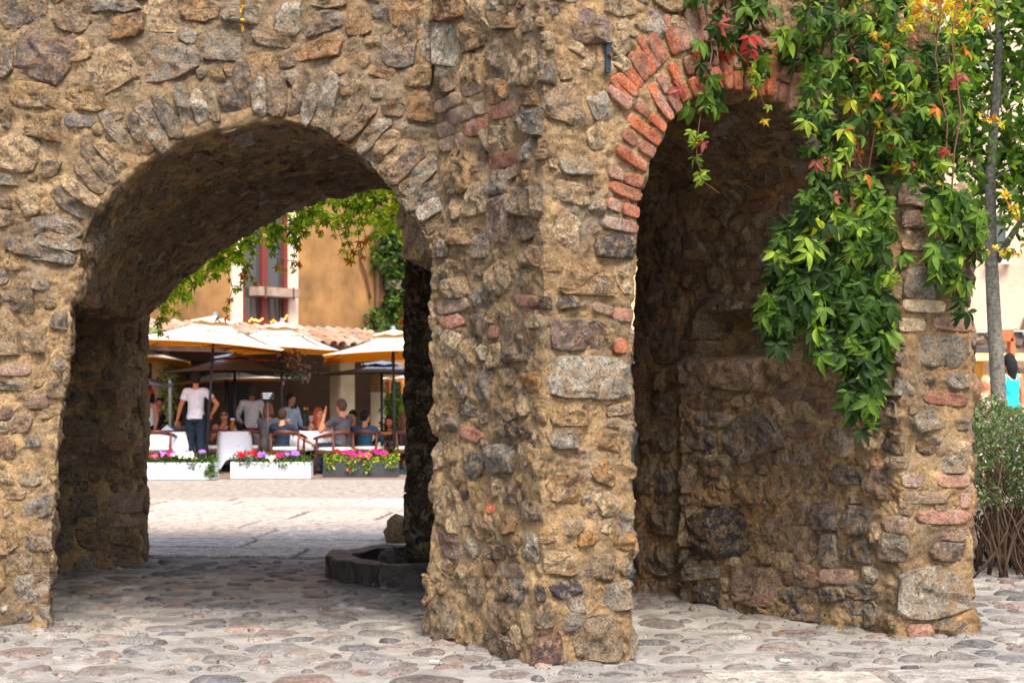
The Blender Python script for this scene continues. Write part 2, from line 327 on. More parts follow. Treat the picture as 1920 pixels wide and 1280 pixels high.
# ---------------------------------------------------------------- stones, bricks and voussoirs set in the mortar
# x, y, width, height, tilt (deg, clockwise on the photo), colour key   -- read off the photograph, then set on the real wall surface
ST = """80 100 100 85 25 P;222 50 86 44 -8 R;135 30 60 65 10 B;45 22 90 50 -20 K;205 8 95 26 0 G;300 28 65 60 0 T;375 20 75 40 10 R;457 22 80 50 0 L;538 33 50 66 5 L
513 73 80 28 5 D;350 67 36 28 30 G;413 83 82 62 0 G;313 115 112 76 -4 G;203 128 100 84 -25 T;148 95 50 44 -20 O;67 180 82 44 5 O;157 188 82 38 3 O;75 238 82 44 5 O;30 285 85 68 15 T
15 338 36 24 0 G;10 378 30 28 0 P;8 228 22 22 0 K;10 110 30 75 0 K;600 43 76 42 -15 G;597 95 90 36 -10 R;625 130 45 28 -20 O;490 145 76 84 0 O
673 43 44 56 0 R;768 27 78 60 10 R;717 27 30 24 0 G;840 17 64 44 -5 R;890 55 66 76 -15 O;820 80 52 76 5 L;747 90 66 64 0 K;697 83 34 26 0 O;780 147 64 36 0 O;717 133 50 30 20 R
840 143 46 60 0 D;787 200 50 50 0 R;893 133 40 62 0 O;935 107 30 70 0 D;937 173 40 52 10 R;940 260 60 50 -5 T;1000 230 50 48 0 K;1027 127 50 46 0 K;1030 15 60 30 0 P;1107 50 78 66 5 P
953 33 50 44 0 O;990 183 36 26 0 R;1090 93 60 20 25 C;1103 120 44 20 10 C;1063 133 22 32 0 T;1127 200 40 54 -15 L;1165 120 50 24 40 C;1220 43 64 48 30 G;1220 85 30 20 20 C;1267 47 30 30 0 C
1158 83 34 40 -20 T;1078 313 60 38 0 L;1120 257 34 50 -15 C;1020 280 44 44 -20 B;857 327 48 70 0 O;987 377 56 56 0 D;1073 363 64 38 15 T;893 370 40 60 0 T;937 340 46 44 0 G;853 390 30 50 0 T
829 466 34 34 0 G;865 445 40 34 0 O;985 480 60 44 0 B;1020 435 32 40 0 T;1065 438 62 56 30 C;1159 462 80 40 0 X;1099 524 104 56 5 O;982 521 36 34 0 T;855 541 40 32 -15 T
900 559 26 38 0 K;893 610 26 42 0 K;1023 567 32 22 0 X;1061 567 44 24 -3 X;1082 631 98 56 0 P;968 634 60 82 0 B;1112 710 146 80 2 L;907 724 34 60 0 K;955 708 22 38 0 B
998 720 36 40 0 A;841 727 34 32 0 T;869 734 22 28 0 K;1065 775 68 42 0 O;1161 765 48 22 -5 T;1013 770 44 36 0 O;876 768 40 16 25 X;948 775 34 34 0 D;848 796 34 26 0 K;906 784 20 22 0 K
965 806 62 24 8 X;1051 822 50 40 0 G;850 847 34 40 0 O;897 868 32 54 0 K;942 859 44 54 0 G;1012 865 50 42 10 O;1138 825 42 42 0 R;1129 884 38 46 -15 A;1062 915 72 44 0 R
874 922 16 24 0 X;955 980 36 46 0 R;999 955 40 36 0 D;965 926 36 30 10 D;847 1019 44 52 0 M;1030 1001 42 32 0 O;1105 1008 54 28 -5 A;1174 1019 48 26 5 A;1174 980 34 36 0 G;1181 883 34 30 0 O
933 1034 46 26 0 B;967 1034 22 18 0 X;1048 1052 64 44 0 T;1123 1062 58 44 0 D;1175 1066 22 26 0 G;969 1109 22 46 -25 K;1012 1111 44 28 20 X;1059 1102 54 28 -20 X;890 1109 42 50 0 D
1159 1116 70 48 -5 G;1077 1130 38 34 0 G;940 1156 50 60 0 B;1023 1156 42 48 0 D;836 1156 46 70 0 D;886 1181 40 50 10 O;1120 1199 84 80 0 D;940 1213 66 52 20 B;1023 1214 78 66 0 W;1174 1206 20 46 0 O;1073 1165 30 30 0 G
1710 366 62 44 0 M;1714 412 56 34 0 M;1713 454 52 38 0 C;1725 525 56 56 0 L;1762 660 96 56 3 G;1791 714 46 28 0 G;1803 650 26 30 0 L;1739 710 20 20 0 X;1689 660 20 44 0 G;1700 728 30 30 0 G
1741 790 58 36 -15 G;1804 795 24 22 0 G;1679 832 46 36 20 X;1745 834 48 32 -10 X;1804 846 28 36 0 C;1686 867 70 22 0 G;1782 872 60 32 0 L;1786 1001 50 26 0 M;1681 1030 72 48 0 G;1780 1035 64 36 0 P;1745 1112 142 94 0 L;1785 1177 70 34 0 D
1320 700 84 76 0 M;1403 694 110 64 0 M;1350 787 60 26 0 G;1423 814 94 80 -20 K;1333 824 52 36 0 K;1673 727 50 34 0 G;1660 775 50 50 0 D;1357 873 68 44 0 D;1420 913 66 54 0 O;1347 933 60 28 0 O;1527 903 62 46 0 O
1587 890 64 36 10 K;1497 963 44 46 0 D;1547 967 44 48 0 K;1607 976 56 62 0 K;1380 997 116 92 -15 X;1312 985 50 60 0 T;1460 996 38 50 0 B;1507 1016 50 60 0 B;1553 1030 32 56 0 G;1610 1033 42 40 0 K
1430 1093 92 76 5 M;1333 1073 80 26 -3 K;1343 1111 58 42 0 X;1557 1113 60 30 0 K;1617 1110 62 28 5 K;1497 1113 36 32 0 K;1513 1148 70 30 5 X;1613 1156 66 54 0 K;1310 600 60 70 0 D;1250 640 50 70 0 D;1240 760 50 40 0 K
1240 830 46 40 0 D;1245 900 40 60 0 K;1235 980 50 44 0 D;1245 1050 50 50 0 K
85 425 70 36 10 G;42 460 84 32 5 K;110 600 30 34 0 K;4 520 16 24 0 G;110 685 30 26 30 G;26 722 62 20 0 G;12 775 26 26 0 P;104 725 30 44 0 D;12 843 34 44 0 P;62 825 36 26 0 G;100 888 24 34 0 O
52 898 40 24 0 G;30 925 36 26 0 T;75 950 62 40 -15 G;75 1018 52 26 0 G;62 1105 60 50 0 G;42 1157 36 24 -25 K;30 560 60 50 0 D;60 640 50 44 0 T;40 1060 50 40 0 D
232 1010 56 26 0 O;235 1042 62 32 0 B;231 862 24 30 0 O;261 862 20 26 0 O;259 887 18 22 0 R;216 893 26 22 0 R;134 893 26 30 0 D;246 728 40 44 0 T;250 672 40 30 0 T;235 790 30 34 0 T;140 740 44 40 0 K;150 800 60 40 0 D;150 950 60 40 0 D;170 1010 50 36 0 B"""
BR = """843 193 60 24 -22 b;897 165 50 24 -20 b;870 215 60 28 -20 b;907 203 22 24 -18 b;832 243 34 26 -18 b;847 267 56 26 -15 b;897 240 44 26 -20 r;947 207 52 30 -15 r;940 300 56 27 -18 r
851 572 54 28 -15 b;853 603 30 24 -30 r;925 622 14 24 0 r;987 564 42 22 5 r;1130 579 40 18 15 b;1173 590 42 24 8 p;1164 648 22 28 0 o;889 815 44 22 20 r;922 951 16 20 0 o;962 1070 44 26 0 b
1733 573 82 24 3 C;1708 609 56 24 0 C;1786 608 72 24 6 p;1772 747 80 24 6 r;1712 901 44 24 0 b;1785 901 60 24 0 p;1730 933 80 22 0 b;1808 938 18 28 0 p;1769 969 92 26 0 p;1686 984 60 32 3 b;1723 1182 48 28 0 p
1337 757 66 20 0 d;1490 740 50 24 0 d;1547 735 56 24 0 d;1573 767 60 24 2 d;1517 807 60 28 0 d;1510 1086 62 26 8 d;1570 1080 60 28 4 b;28 693 62 24 0 b;72 753 40 26 0 b
239 942 62 38 0 b;238 979 58 18 -2 b;222 836 34 18 0 r;261 830 22 14 0 p;134 862 60 20 0 d;225 758 18 18 0 r;150 227 56 24 0 K;170 565 40 16 0 p
1400 470 50 22 2 d;1460 440 60 24 -8 d;1400 520 56 24 0 d;1330 560 60 22 0 b;1460 500 56 24 -4 X;1420 385 60 22 -10 r;1480 350 60 22 -14 r;1340 440 60 22 -4 d;1290 500 60 22 0 d"""
def angular(rx, ry, k=16):
    g = random.gauss; c = []
    for sx, sy in ((1, 1), (-1, 1), (-1, -1), (1, -1)):
        x, y = sx*(1+g(0, .10)), sy*(1+g(0, .13))
        if random.random() < .42:         # knocked-off corner
            a, b = random.uniform(.2, .6), random.uniform(.2, .6)
            p1, p2 = (x-sx*a, y), (x, y-sy*b)
            c += [p1, p2] if sx*sy < 0 else [p2, p1]
        else: c.append((x, y))
    c = [Vector((x*rx*.92, y*ry*.92, 0)) for x, y in c]
    rs = resample(c+[c[0]], k+1)[:-1]
    return [(p.x*f, p.y*f) for p in rs for f in (random.uniform(.95, 1.03),)]
def ico(r1, r2, t, e): # superellipse radius factor
    c, s_ = abs(math.cos(t)), abs(math.sin(t))
    return (c**e+s_**e)**(-1/e)
stones = []      # dicts: c (centre on surface), n, a, b (tangent axes), poly [(u, v)], col, kind, h
def tangent(p):
    q, n_, i_, d_ = BV.find_nearest(p)
    ns = Vector((0, 0, 0))
    for h in BV.find_nearest_range(q, .07)[::3][:40]: ns += h[1]
    n_ = ns.normalized() if ns.length > .1 else n_
    a = Vector((0, 0, 1)).cross(n_)
    a = a.normalized() if a.length > .2 else DB.copy()
    return q, n_, a, n_.cross(a).normalized()
def hand(x, y, wd, ht, rot, key, kind, rnd):
    hit = BV.ray_cast(CAM, ray(x, y))
    if hit[0] is None: return
    q, n_, a, b = tangent(hit[0])
    k = 14 if kind == 'stone' else 16
    poly = []; cr, sr = math.cos(R(rot)), math.sin(R(rot)); e = random.uniform(2.3, 4) if kind == 'stone' else 7
    k = 16; ang = angular(wd*.575, ht*.575, k)
    for i in range(k):
        t = 2*math.pi*i/k; rr = ico(1, 1, t, e)
        px, py = math.cos(t)*rr*wd*.52, math.sin(t)*rr*ht*.52
        if kind == 'stone': px, py = ang[i]
        X, Y_ = x+px*cr-py*sr, y+px*sr+py*cr
        d = ray(X, Y_); den = d.dot(n_)
        if abs(den) < .08: return
        w_ = CAM+d*((q-CAM).dot(n_)/den)-q
        u, v = w_.dot(a), w_.dot(b)
        L_ = math.hypot(u, v)
        if L_ > .55: u, v = u*.55/L_, v*.55/L_
        poly.append((u, v))
    if sum(poly[i][0]*poly[(i+1) % k][1]-poly[(i+1) % k][0]*poly[i][1] for i in range(k)) < 0: poly.reverse()
    stones.append(dict(c=q, n=n_, a=a, b=b, poly=poly, col=PL[key], kind=kind, hand=1, r=.5*(max(p[0] for p in poly)-min(p[0] for p in poly)+max(p[1] for p in poly)-min(p[1] for p in poly))/2))
for s_, kind in ((BR, 'brick'), (ST, 'stone')):
    for ln in s_.replace('\n', ';').split(';'):
        f_ = ln.split()
        if len(f_) == 6: hand(*map(float, f_[:5]), f_[5], kind, 0)
NH = len(stones)
# voussoirs of the wide arch: slabs on edge, radial to the curve, on the front face
def ring(profile, F, n, depth, thick, kind, colf, rows=1, off=.02, start=0, end=1, gap=.0):
    pts = [F(x, y) for x, y in profile]; cv = resample(pts, 200)
    L_ = sum((cv[i+1]-cv[i]).length for i in range(199))
    for k in range(n):
        t = start+(end-start)*(k+.5)/n; i = min(198, int(t*199)); p = cv[i]; tg = (cv[min(199, i+3)]-cv[max(0, i-3)]).normalized()
        out_ = F.n.cross(tg); 
        mid = (cv[0]+cv[-1])/2
        if out_.dot(p-mid) < 0: out_ = -out_
        for (d0, d1, th, key) in colf(k, n):
            c = p+out_*((d0+d1)/2)
            q, _, _, _ = BV.find_nearest(c); dd, tt = (d1-d0)/2, th/2
            poly = []; e = 7 if kind == 'brick' else 4.5; K = 16
            rr = random.uniform(-.08, .08) if kind != 'brick' else random.uniform(-.03, .03)
            A_ = F.d; B_ = Vector((0, 0, 1))
            for j in range(K):
                an = 2*math.pi*j/K; r_ = ico(1, 1, an, e)*(1 if kind == 'brick' else 1+random.uniform(-.10, .10))
                w_ = out_*(math.cos(an)*r_*dd)+tg*(math.sin(an)*r_*tt)
                w_ = Matrix.Rotation(rr, 3, F.n)@w_
                poly.append((w_.dot(A_), w_.dot(B_)))
            if sum(poly[i_][0]*poly[(i_+1) % K][1]-poly[(i_+1) % K][0]*poly[i_][1] for i_ in range(K)) < 0: poly.reverse()
            fn = F.n if F.n.dot(CAM-c) > 0 else -F.n
            if A_.cross(B_).dot(fn) < 0: A_ = -A_; poly = [(-u, v) for u, v in poly][::-1]
            stones.append(dict(c=c, n=fn, a=A_, b=B_, poly=poly, col=PL[key], kind=kind, hand=2, r=(dd+tt)/2, flat=F))
def colA(k, n):
    key = random.choice('GKBGTDLPKG'); d0 = random.uniform(-.01, .04)
    return [(d0, d0+random.uniform(.26, .38), random.uniform(.085, .125), key)]
ring(ARCH_A[1:-1], FA, 34, .3, .08, 'voussoir', colA)
def colB(k, n):
    f_ = k/n; key = random.choice('oooor' if f_ < .55 else 'opprp')
    x_ = random.uniform(-.006, .016)
    if k % 2 == 0: return [(x_, .25+x_+random.uniform(-.01, .02), .069, key)]
    return [(x_, .12+x_, .068, key), (.135+x_, .245+x_, .069, random.choice('rpop'))]
def colB2(k, n): return [(.28, .28+random.uniform(.14, .24), .066, random.choice('rbpo'))] if k % 3 else []
ring(ARCH_B, FB, 33, .23, .05, 'brick', colB, start=.03, end=.97)
ring(ARCH_B, FB, 33, .23, .05, 'brick', colB2, start=.22, end=.42)
for s_ in stones:
    if s_['kind'] == 'voussoir': s_['h'] = random.uniform(.012, .045)
# fill between them over every masonry surface (also what this view does not show)
tri = []
me = core; nvp = len(me.polygons)
area = np.empty(nvp, np.float32); me.polygons.foreach_get('area', area)
cen = np.empty(nvp*3, np.float32); me.polygons.foreach_get('center', cen); cen = cen.reshape(-1, 3)
nor = np.empty(nvp*3, np.float32); me.polygons.foreach_get('normal', nor); nor = nor.reshape(-1, 3)
ok = (cen[:, 2] > .03) & (cen[:, 2] < TOPZ-.12) & (nor[:, 2] < .6) & (cen[:, 1] < 13.25) & (cen[:, 0] > -4.7) & ~((cen[:, 2] > 3.9) & (cen[:, 1] > 10))
idx = np.nonzero(ok)[0]; prob = area[idx]/area[idx].sum(); rng = np.random.default_rng(5)
grid = {}
CELL = .4
def key_(p): return (int(p.x//CELL), int(p.y//CELL), int(p.z//CELL))
def put(s_): grid.setdefault(key_(s_['c']), []).append(s_)
def near(p, r=CELL):
    k = key_(p)
    for dx in (-1, 0, 1):
        for dy in (-1, 0, 1):
            for dz in (-1, 0, 1):
                for s_ in grid.get((k[0]+dx, k[1]+dy, k[2]+dz), ()): yield s_
for s_ in stones: put(s_)
def inside_poly(s_, p, grow=1.15):
    w_ = p-s_['c']
    if abs(w_.dot(s_['n'])) > .15: return False
    u, v = w_.dot(s_['a'])/grow, w_.dot(s_['b'])/grow; P_ = s_['poly']; k = len(P_); ins = False
    for i in range(k):
        (x1, y1), (x2, y2) = P_[i], P_[(i+1) % k]
        if (y1 > v) != (y2 > v) and u < (x2-x1)*(v-y1)/(y2-y1)+x1: ins = not ins
    return ins
def edge_pts(s_): return [s_['c']+s_['a']*u+s_['b']*v for u, v in s_['poly'][::2]]
for rad, tries in ((.17, 1800), (.125, 4000), (.09, 7000), (.065, 8000), (.045, 3500), (.034, 1500)):
    for ii in rng.choice(idx, size=tries, p=prob):
        p = Vector(cen[ii].tolist()); rr = rad*random.uniform(.9, 1.15); bad = False
        for s_ in near(p):
            d = (s_['c']-p).length
            if s_['hand']:
                if d < rr+s_['r']*1.9 and (inside_poly(s_, p) or min((e_-p).length for e_ in edge_pts(s_)) < rr*.72+.006): bad = True; break
            elif d < (rr+s_['r'])*.87: bad = True; break
        if bad or dent(p) < -.02 or abs(dent(p)) > .0 and p.z > NICHE.z-.16 and dent(p) != 0: continue
        q, n_, a, b = tangent(p)
        vault = n_.z < -.35
        asp = random.uniform(1.0, 1.55) if not vault else random.uniform(1.2, 2.2)
        poly = []; rot = random.gauss(0, .22)
        for u, v in angular(rr*1.0*math.sqrt(asp), rr*1.0/math.sqrt(asp)):
            poly.append((u*math.cos(rot)-v*math.sin(rot), u*math.sin(rot)+v*math.cos(rot)))
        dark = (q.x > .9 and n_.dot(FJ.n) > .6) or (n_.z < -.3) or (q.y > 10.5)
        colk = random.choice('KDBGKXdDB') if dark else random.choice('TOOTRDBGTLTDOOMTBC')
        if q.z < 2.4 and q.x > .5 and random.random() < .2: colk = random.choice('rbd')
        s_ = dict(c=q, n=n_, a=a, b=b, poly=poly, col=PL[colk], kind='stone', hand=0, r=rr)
        stones.append(s_); put(s_)
print('stones', len(stones))
def clip(poly, m, d):                  # keep the side of the line through m facing away from d
    res = []
    k = len(poly)
    for i in range(k):
        p1, p2 = poly[i], poly[(i+1) % k]
        s1 = (p1[0]-m[0])*d[0]+(p1[1]-m[1])*d[1]; s2 = (p2[0]-m[0])*d[0]+(p2[1]-m[1])*d[1]
        if s1 <= 0: res.append(p1)
        if (s1 < 0) != (s2 < 0) and abs(s1-s2) > 1e-9:
            t = s1/(s1-s2); res.append((p1[0]+(p2[0]-p1[0])*t, p1[1]+(p2[1]-p1[1])*t))
    return res
for s_ in stones:
    if s_['hand']: continue
    pl = s_['poly']
    for o_ in near(s_['c']):
        if o_ is s_: continue
        w_ = o_['c']-s_['c']; d = w_.length
        if d > s_['r']*1.6+o_['r']*1.6 or d < 1e-4 or abs(w_.dot(s_['n'])) > .6*d+.03: continue
        u, v = w_.dot(s_['a']), w_.dot(s_['b']); L_ = math.hypot(u, v)
        if L_ < 1e-4: continue
        if o_['hand']:
            # distance to the nearest outline point of the hand placed piece
            ep = min(edge_pts(o_), key=lambda e_: (e_-s_['c']).length)-s_['c']
            u, v = ep.dot(s_['a']), ep.dot(s_['b']); L_ = max(1e-4, math.hypot(u, v)); f_ = L_-.008
        else: f_ = L_*s_['r']/(s_['r']+o_['r'])-.007
        pl = clip(pl, (u/L_*f_, v/L_*f_), (u/L_, v/L_))
        if len(pl) < 3: break
    s_['poly'] = pl
def stone_mesh(s_):
    pl = s_['poly']
    if len(pl) < 3: return None
    pr = resample([Vector((u, v, 0)) for u, v in pl]+[Vector((pl[0][0], pl[0][1], 0))], 17)[:-1]; k = 16
    cx = sum((p for p in pr), Vector())/k
    size = max((p-cx).length for p in pr); mn = min((p-cx).length for p in pr)
    if size < .018 or mn < .008: return None
    brick = s_['kind'] == 'brick'; vous = s_['kind'] == 'voussoir'
    if not brick: # soften the outline a bit
        pass
    h0 = s_.get('h') or ((random.uniform(.006, .018) if brick else random.uniform(.006, .022)+size*random.uniform(.0, .12)))
    if s_['hand'] == 0: h0 = min(h0, .030)
    if s_['n'].z < -.3: h0 = random.uniform(.001, .010)
    tl = Vector((random.gauss(0, .06), random.gauss(0, .07)-.03)) if not brick else Vector((random.gauss(0, .03), random.gauss(0, .03)))
    sd_ = Vector((random.random()*50, random.random()*50, random.random()*50))
    rings = ((1.03, -.05), (1.0, .2), (.965, .85), (.85, .98), (.64, 1.0), (.42, 1.0), (.2, 1.03)) if not brick else ((1.0, -.05), (1.0, .1), (.96, .8), (.88, 1.0), (.5, 1.0), (.2, 1.0))
    vs_ = []
    n_ = s_['n']; a, b, c = s_['a'], s_['b'], s_['c']
    # cleft facets: a few random planes cut the top of the stone
    cuts = [(Vector((math.cos(t), math.sin(t))), random.uniform(.1, .75), random.uniform(.3, 1.1)) for t in (random.random()*6.28 for _ in range(4))] if not brick else []
    def at(px, py, hh, ring_):
        w_ = c+a*px+b*py
        if s_.get('flat'): q = w_; nn = n_
        else:
            q, nn, _, _ = BV.find_nearest(w_)
            if q is None: q = w_; nn = n_
            nn = (nn*.5+n_*.5).normalized()
        h = hh
        if ring_ >= 1:
            rx, ry = px-cx.x, py-cx.y
            h += (tl.x*rx+tl.y*ry)
            for d_, off_, sl in cuts:
                e_ = (d_.x*rx+d_.y*ry)/size-off_
                if e_ > 0: h -= e_*sl*h0*2.2
            if ring_ > 1: h += (.016 if not brick else .004)*noise.noise(Vector((px, py, 0))*14+sd_)*min(1.6, size/.08)+(.009 if not brick else .002)*noise.noise(Vector((px, py, 0))*38+sd_)
        rl = relief(q) if not s_.get('flat') else relief(q)*.6
        dd = dent(q)
        return q+nn*(h+rl*.9+dd+(.0015 if not (brick and s_.get('flat')) else .012))
    for j, (f_, hf) in enumerate(rings):
        for p in pr:
            x_, y_ = cx.x+(p.x-cx.x)*f_, cx.y+(p.y-cx.y)*f_
            vs_.append(at(x_, y_, hf if hf < -.01 else hf*h0, j))
    vs_.append(at(cx.x, cx.y, h0*1.06, 9))
    m = len(rings); fs = [(j*k+i, j*k+(i+1) % k, (j+1)*k+(i+1) % k, (j+1)*k+i) for j in range(m-1) for i in range(k)]
    fs += [((m-1)*k+i, (m-1)*k+(i+1) % k, m*k) for i in range(k)]
    return vs_, fs
built = []
for s_ in stones:
    r_ = stone_mesh(s_)
    if r_ is None: continue
    d = s_['c']-CAM; X = CX+FP*s_['c'].x/s_['c'].y; Y_ = YH-FP*(s_['c'].z-CH)/s_['c'].y
    vis = 0 < X < 1920 and 0 < Y_ < 1280
    if vis:
        tgt = s_['c']+s_['n']*.10; h = BV.ray_cast(CAM, (tgt-CAM).normalized(), (tgt-CAM).length-.03)
        vis = h[0] is None and s_['n'].dot(-d.normalized()) > .05
    px = s_['r']**2/d.length**2*max(.05, s_['n'].dot(-d.normalized())) if vis else -1
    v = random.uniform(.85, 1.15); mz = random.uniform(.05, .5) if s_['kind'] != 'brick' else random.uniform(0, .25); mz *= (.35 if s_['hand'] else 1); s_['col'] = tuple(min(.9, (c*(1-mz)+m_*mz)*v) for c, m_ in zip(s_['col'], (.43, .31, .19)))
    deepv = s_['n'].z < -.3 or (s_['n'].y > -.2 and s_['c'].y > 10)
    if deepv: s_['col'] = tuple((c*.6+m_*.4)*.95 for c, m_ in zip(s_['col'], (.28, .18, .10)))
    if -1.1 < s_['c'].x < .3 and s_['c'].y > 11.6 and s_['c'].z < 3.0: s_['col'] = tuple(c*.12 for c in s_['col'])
    if (s_['c']-NICHE).length < .36 and dent(s_['c']) < -.05: s_['col'] = tuple(c*.3 for c in s_['col'])  # stones in the recess darkened: its shade is put into their colour
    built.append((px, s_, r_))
built.sort(key=lambda t: -t[0])
cnt = {}; rest = {}
for px, s_, (vs_, fs) in built:
    kd = s_['kind']; cnt[kd] = cnt.get(kd, 0)
    mat = M_BRICK if kd == 'brick' else M_STONE
    if px > 0 and cnt[kd] < 300:
        cnt[kd] += 1
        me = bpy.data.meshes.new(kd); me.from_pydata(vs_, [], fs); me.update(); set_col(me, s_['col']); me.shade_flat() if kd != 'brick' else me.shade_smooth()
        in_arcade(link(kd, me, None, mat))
    else:
        rest.setdefault(kd, []).append((s_, vs_, fs))
for kd, lst in rest.items():
    V, F_, C_ = [], [], []
    for s_, vs_, fs in lst:
        n0 = len(V); V += vs_; F_ += [tuple(i+n0 for i in f) for f in fs]; C_ += [s_['col']]*len(vs_)
    me = bpy.data.meshes.new(kd+'_infill'); me.from_pydata(V, [], F_); me.update(); set_col(me, C_); me.shade_flat()
    in_arcade(tag(link(kd+'_infill', me, None, M_BRICK if kd == 'brick' else M_STONE), kind='stuff'))
print('built', len(built), cnt, {k: len(v) for k, v in rest.items()})

# ---------------------------------------------------------------- ground
def gz(x, y): return .022*noise.noise(Vector((x*.7, y*.7, 0)))+.010*noise.noise(Vector((x*2.3, y*2.3, 5)))
def wettable(m, attr_col=None):
    """darker and glossier where the basin has splashed the paving"""
    t = m.node_tree; n = t.nodes; L = t.links; b = n['Principled BSDF']
    geo = n.new('ShaderNodeNewGeometry')
    mp = n.new('ShaderNodeVectorMath'); mp.operation = 'MULTIPLY_ADD'; mp.inputs[1].default_value = (.5, .75, 1); mp.inputs[2].default_value = (.62, -8.4, 0)
    L.new(geo.outputs['Position'], mp.inputs[0])
    ln = n.new('ShaderNodeVectorMath'); ln.operation = 'LENGTH'; L.new(mp.outputs[0], ln.inputs[0])
    nz = n.new('ShaderNodeTexNoise'); nz.inputs['Scale'].default_value = 2.2; nz.inputs['Detail'].default_value = 5; L.new(geo.outputs['Position'], nz.inputs['Vector'])
    ad = n.new('ShaderNodeMath'); ad.operation = 'MULTIPLY_ADD'; ad.inputs[1].default_value = 1.5; L.new(nz.outputs[0], ad.inputs[0]); L.new(ln.outputs['Value'], ad.inputs[2])
    mr = n.new('ShaderNodeMapRange'); mr.inputs[1].default_value = 1.35; mr.inputs[2].default_value = 2.1; mr.inputs[3].default_value = 1; mr.inputs[4].default_value = 0
    L.new(ad.outputs[0], mr.inputs[0])
    src = b.inputs['Base Color'].links[0].from_socket
    mx = n.new('ShaderNodeMix'); mx.data_type = 'RGBA'; mx.blend_type = 'MULTIPLY'; mx.inputs[7].default_value = (.22, .24, .28, 1)
    L.new(mr.outputs[0], mx.inputs[0]); L.new(src, mx.inputs[6]); L.new(mx.outputs[2], b.inputs['Base Color'])
    m2 = n.new('ShaderNodeMapRange'); m2.inputs[3].default_value = b.inputs['Roughness'].default_value; m2.inputs[4].default_value = .30
    L.new(mr.outputs[0], m2.inputs[0]); L.new(m2.outputs[0], b.inputs['Roughness'])
    return m
def gz(x, y): return .022*noise.noise(Vector((x*.7, y*.7, 0)))+.012*noise.noise(Vector((x*2.3, y*2.3, 5)))
M_GMORTAR = wettable(material('cement_between_cobbles', lin((147, 141, 134)), .9, .32, 3.2, .03, 24, spec=.25))
M_COBBLE = wettable(rock_mat('river_cobble', 'Col', fr=(.72, 1.22), rough=.75, b1=.018, b2=.006, patch=False, dirt=lin((150, 143, 134))))
M_FLAG = rock_mat('pale_flagstone', 'Col', b1=.010, b2=.004, patch=False, dirt=lin((190, 176, 164)))
M_EARTH = material('plaza_bedding', lin((104, 92, 84)), .95, .2, 3, .02, 30)
def flat_sheet(name, x0, x1, y0, y1, z, mat, st=None, holes=None):
    st = st or 1e9; nx = max(2, int((x1-x0)/st)+1); ny = max(2, int((y1-y0)/st)+1)
    xs = np.linspace(x0, x1, nx); ys = np.linspace(y0, y1, ny)
    V = [(x, y, z+((gz(x, y)+.012*noise.noise(Vector((x*7, y*7, 2)))+.007*noise.noise(Vector((x*19, y*19, 7)))) if nx > 2 else 0)) for y in ys for x in xs]
    F_ = [(j*nx+i, j*nx+i+1, (j+1)*nx+i+1, (j+1)*nx+i) for j in range(ny-1) for i in range(nx-1)]
    me = bpy.data.meshes.new(name); me.from_pydata(V, [], F_); me.update()
    return tag(link(name, me, None, mat, True), kind='structure')
flat_sheet('ground', -250, 250, -60, 400, -.09, M_EARTH)
pav = flat_sheet('cobbled_pavement', -6.4, 6.6, 3.0, 13.45, 0, M_GMORTAR, .045)
GC = [(138, 133, 129), (120, 118, 119), (150, 143, 136), (134, 119, 113), (106, 105, 107), (146, 130, 121), (146, 139, 132), (128, 114, 109), (132, 127, 124), (143, 118, 106)]
cob = []
def add_cob(x, y, r, asp, rot, key):
    if -.85 < x < .75 and y > 8.7 and not (x > .6): 
        pass
    cob.append((x, y, r, asp, rot, key))
rr_ = random.Random(11); cg = {}
for rad, tries in ((.15, 900), (.12, 3000), (.09, 5500), (.065, 8000), (.04, 6000)):
    for _ in range(tries):
        x, y = rr_.uniform(-6.0, 6.2), rr_.uniform(5.6, 13.2); r = rad*rr_.uniform(.88, 1.12)
        k = (int(x/.4), int(y/.4)); bad = False
        if rad > .06 and noise.noise(Vector((x*.6, y*.6, 3))) > .25 and rr_.random() < .5: continue
        for a in (-1, 0, 1):
            for b_ in (-1, 0, 1):
                for (u, v, q) in cg.get((k[0]+a, k[1]+b_), ()):
                    if (x-u)**2+(y-v)**2 < ((r+q)*1.02+.016)**2: bad = True
        if bad: continue
        cg.setdefault(k, []).append((x, y, r)); cob.append((x, y, r))
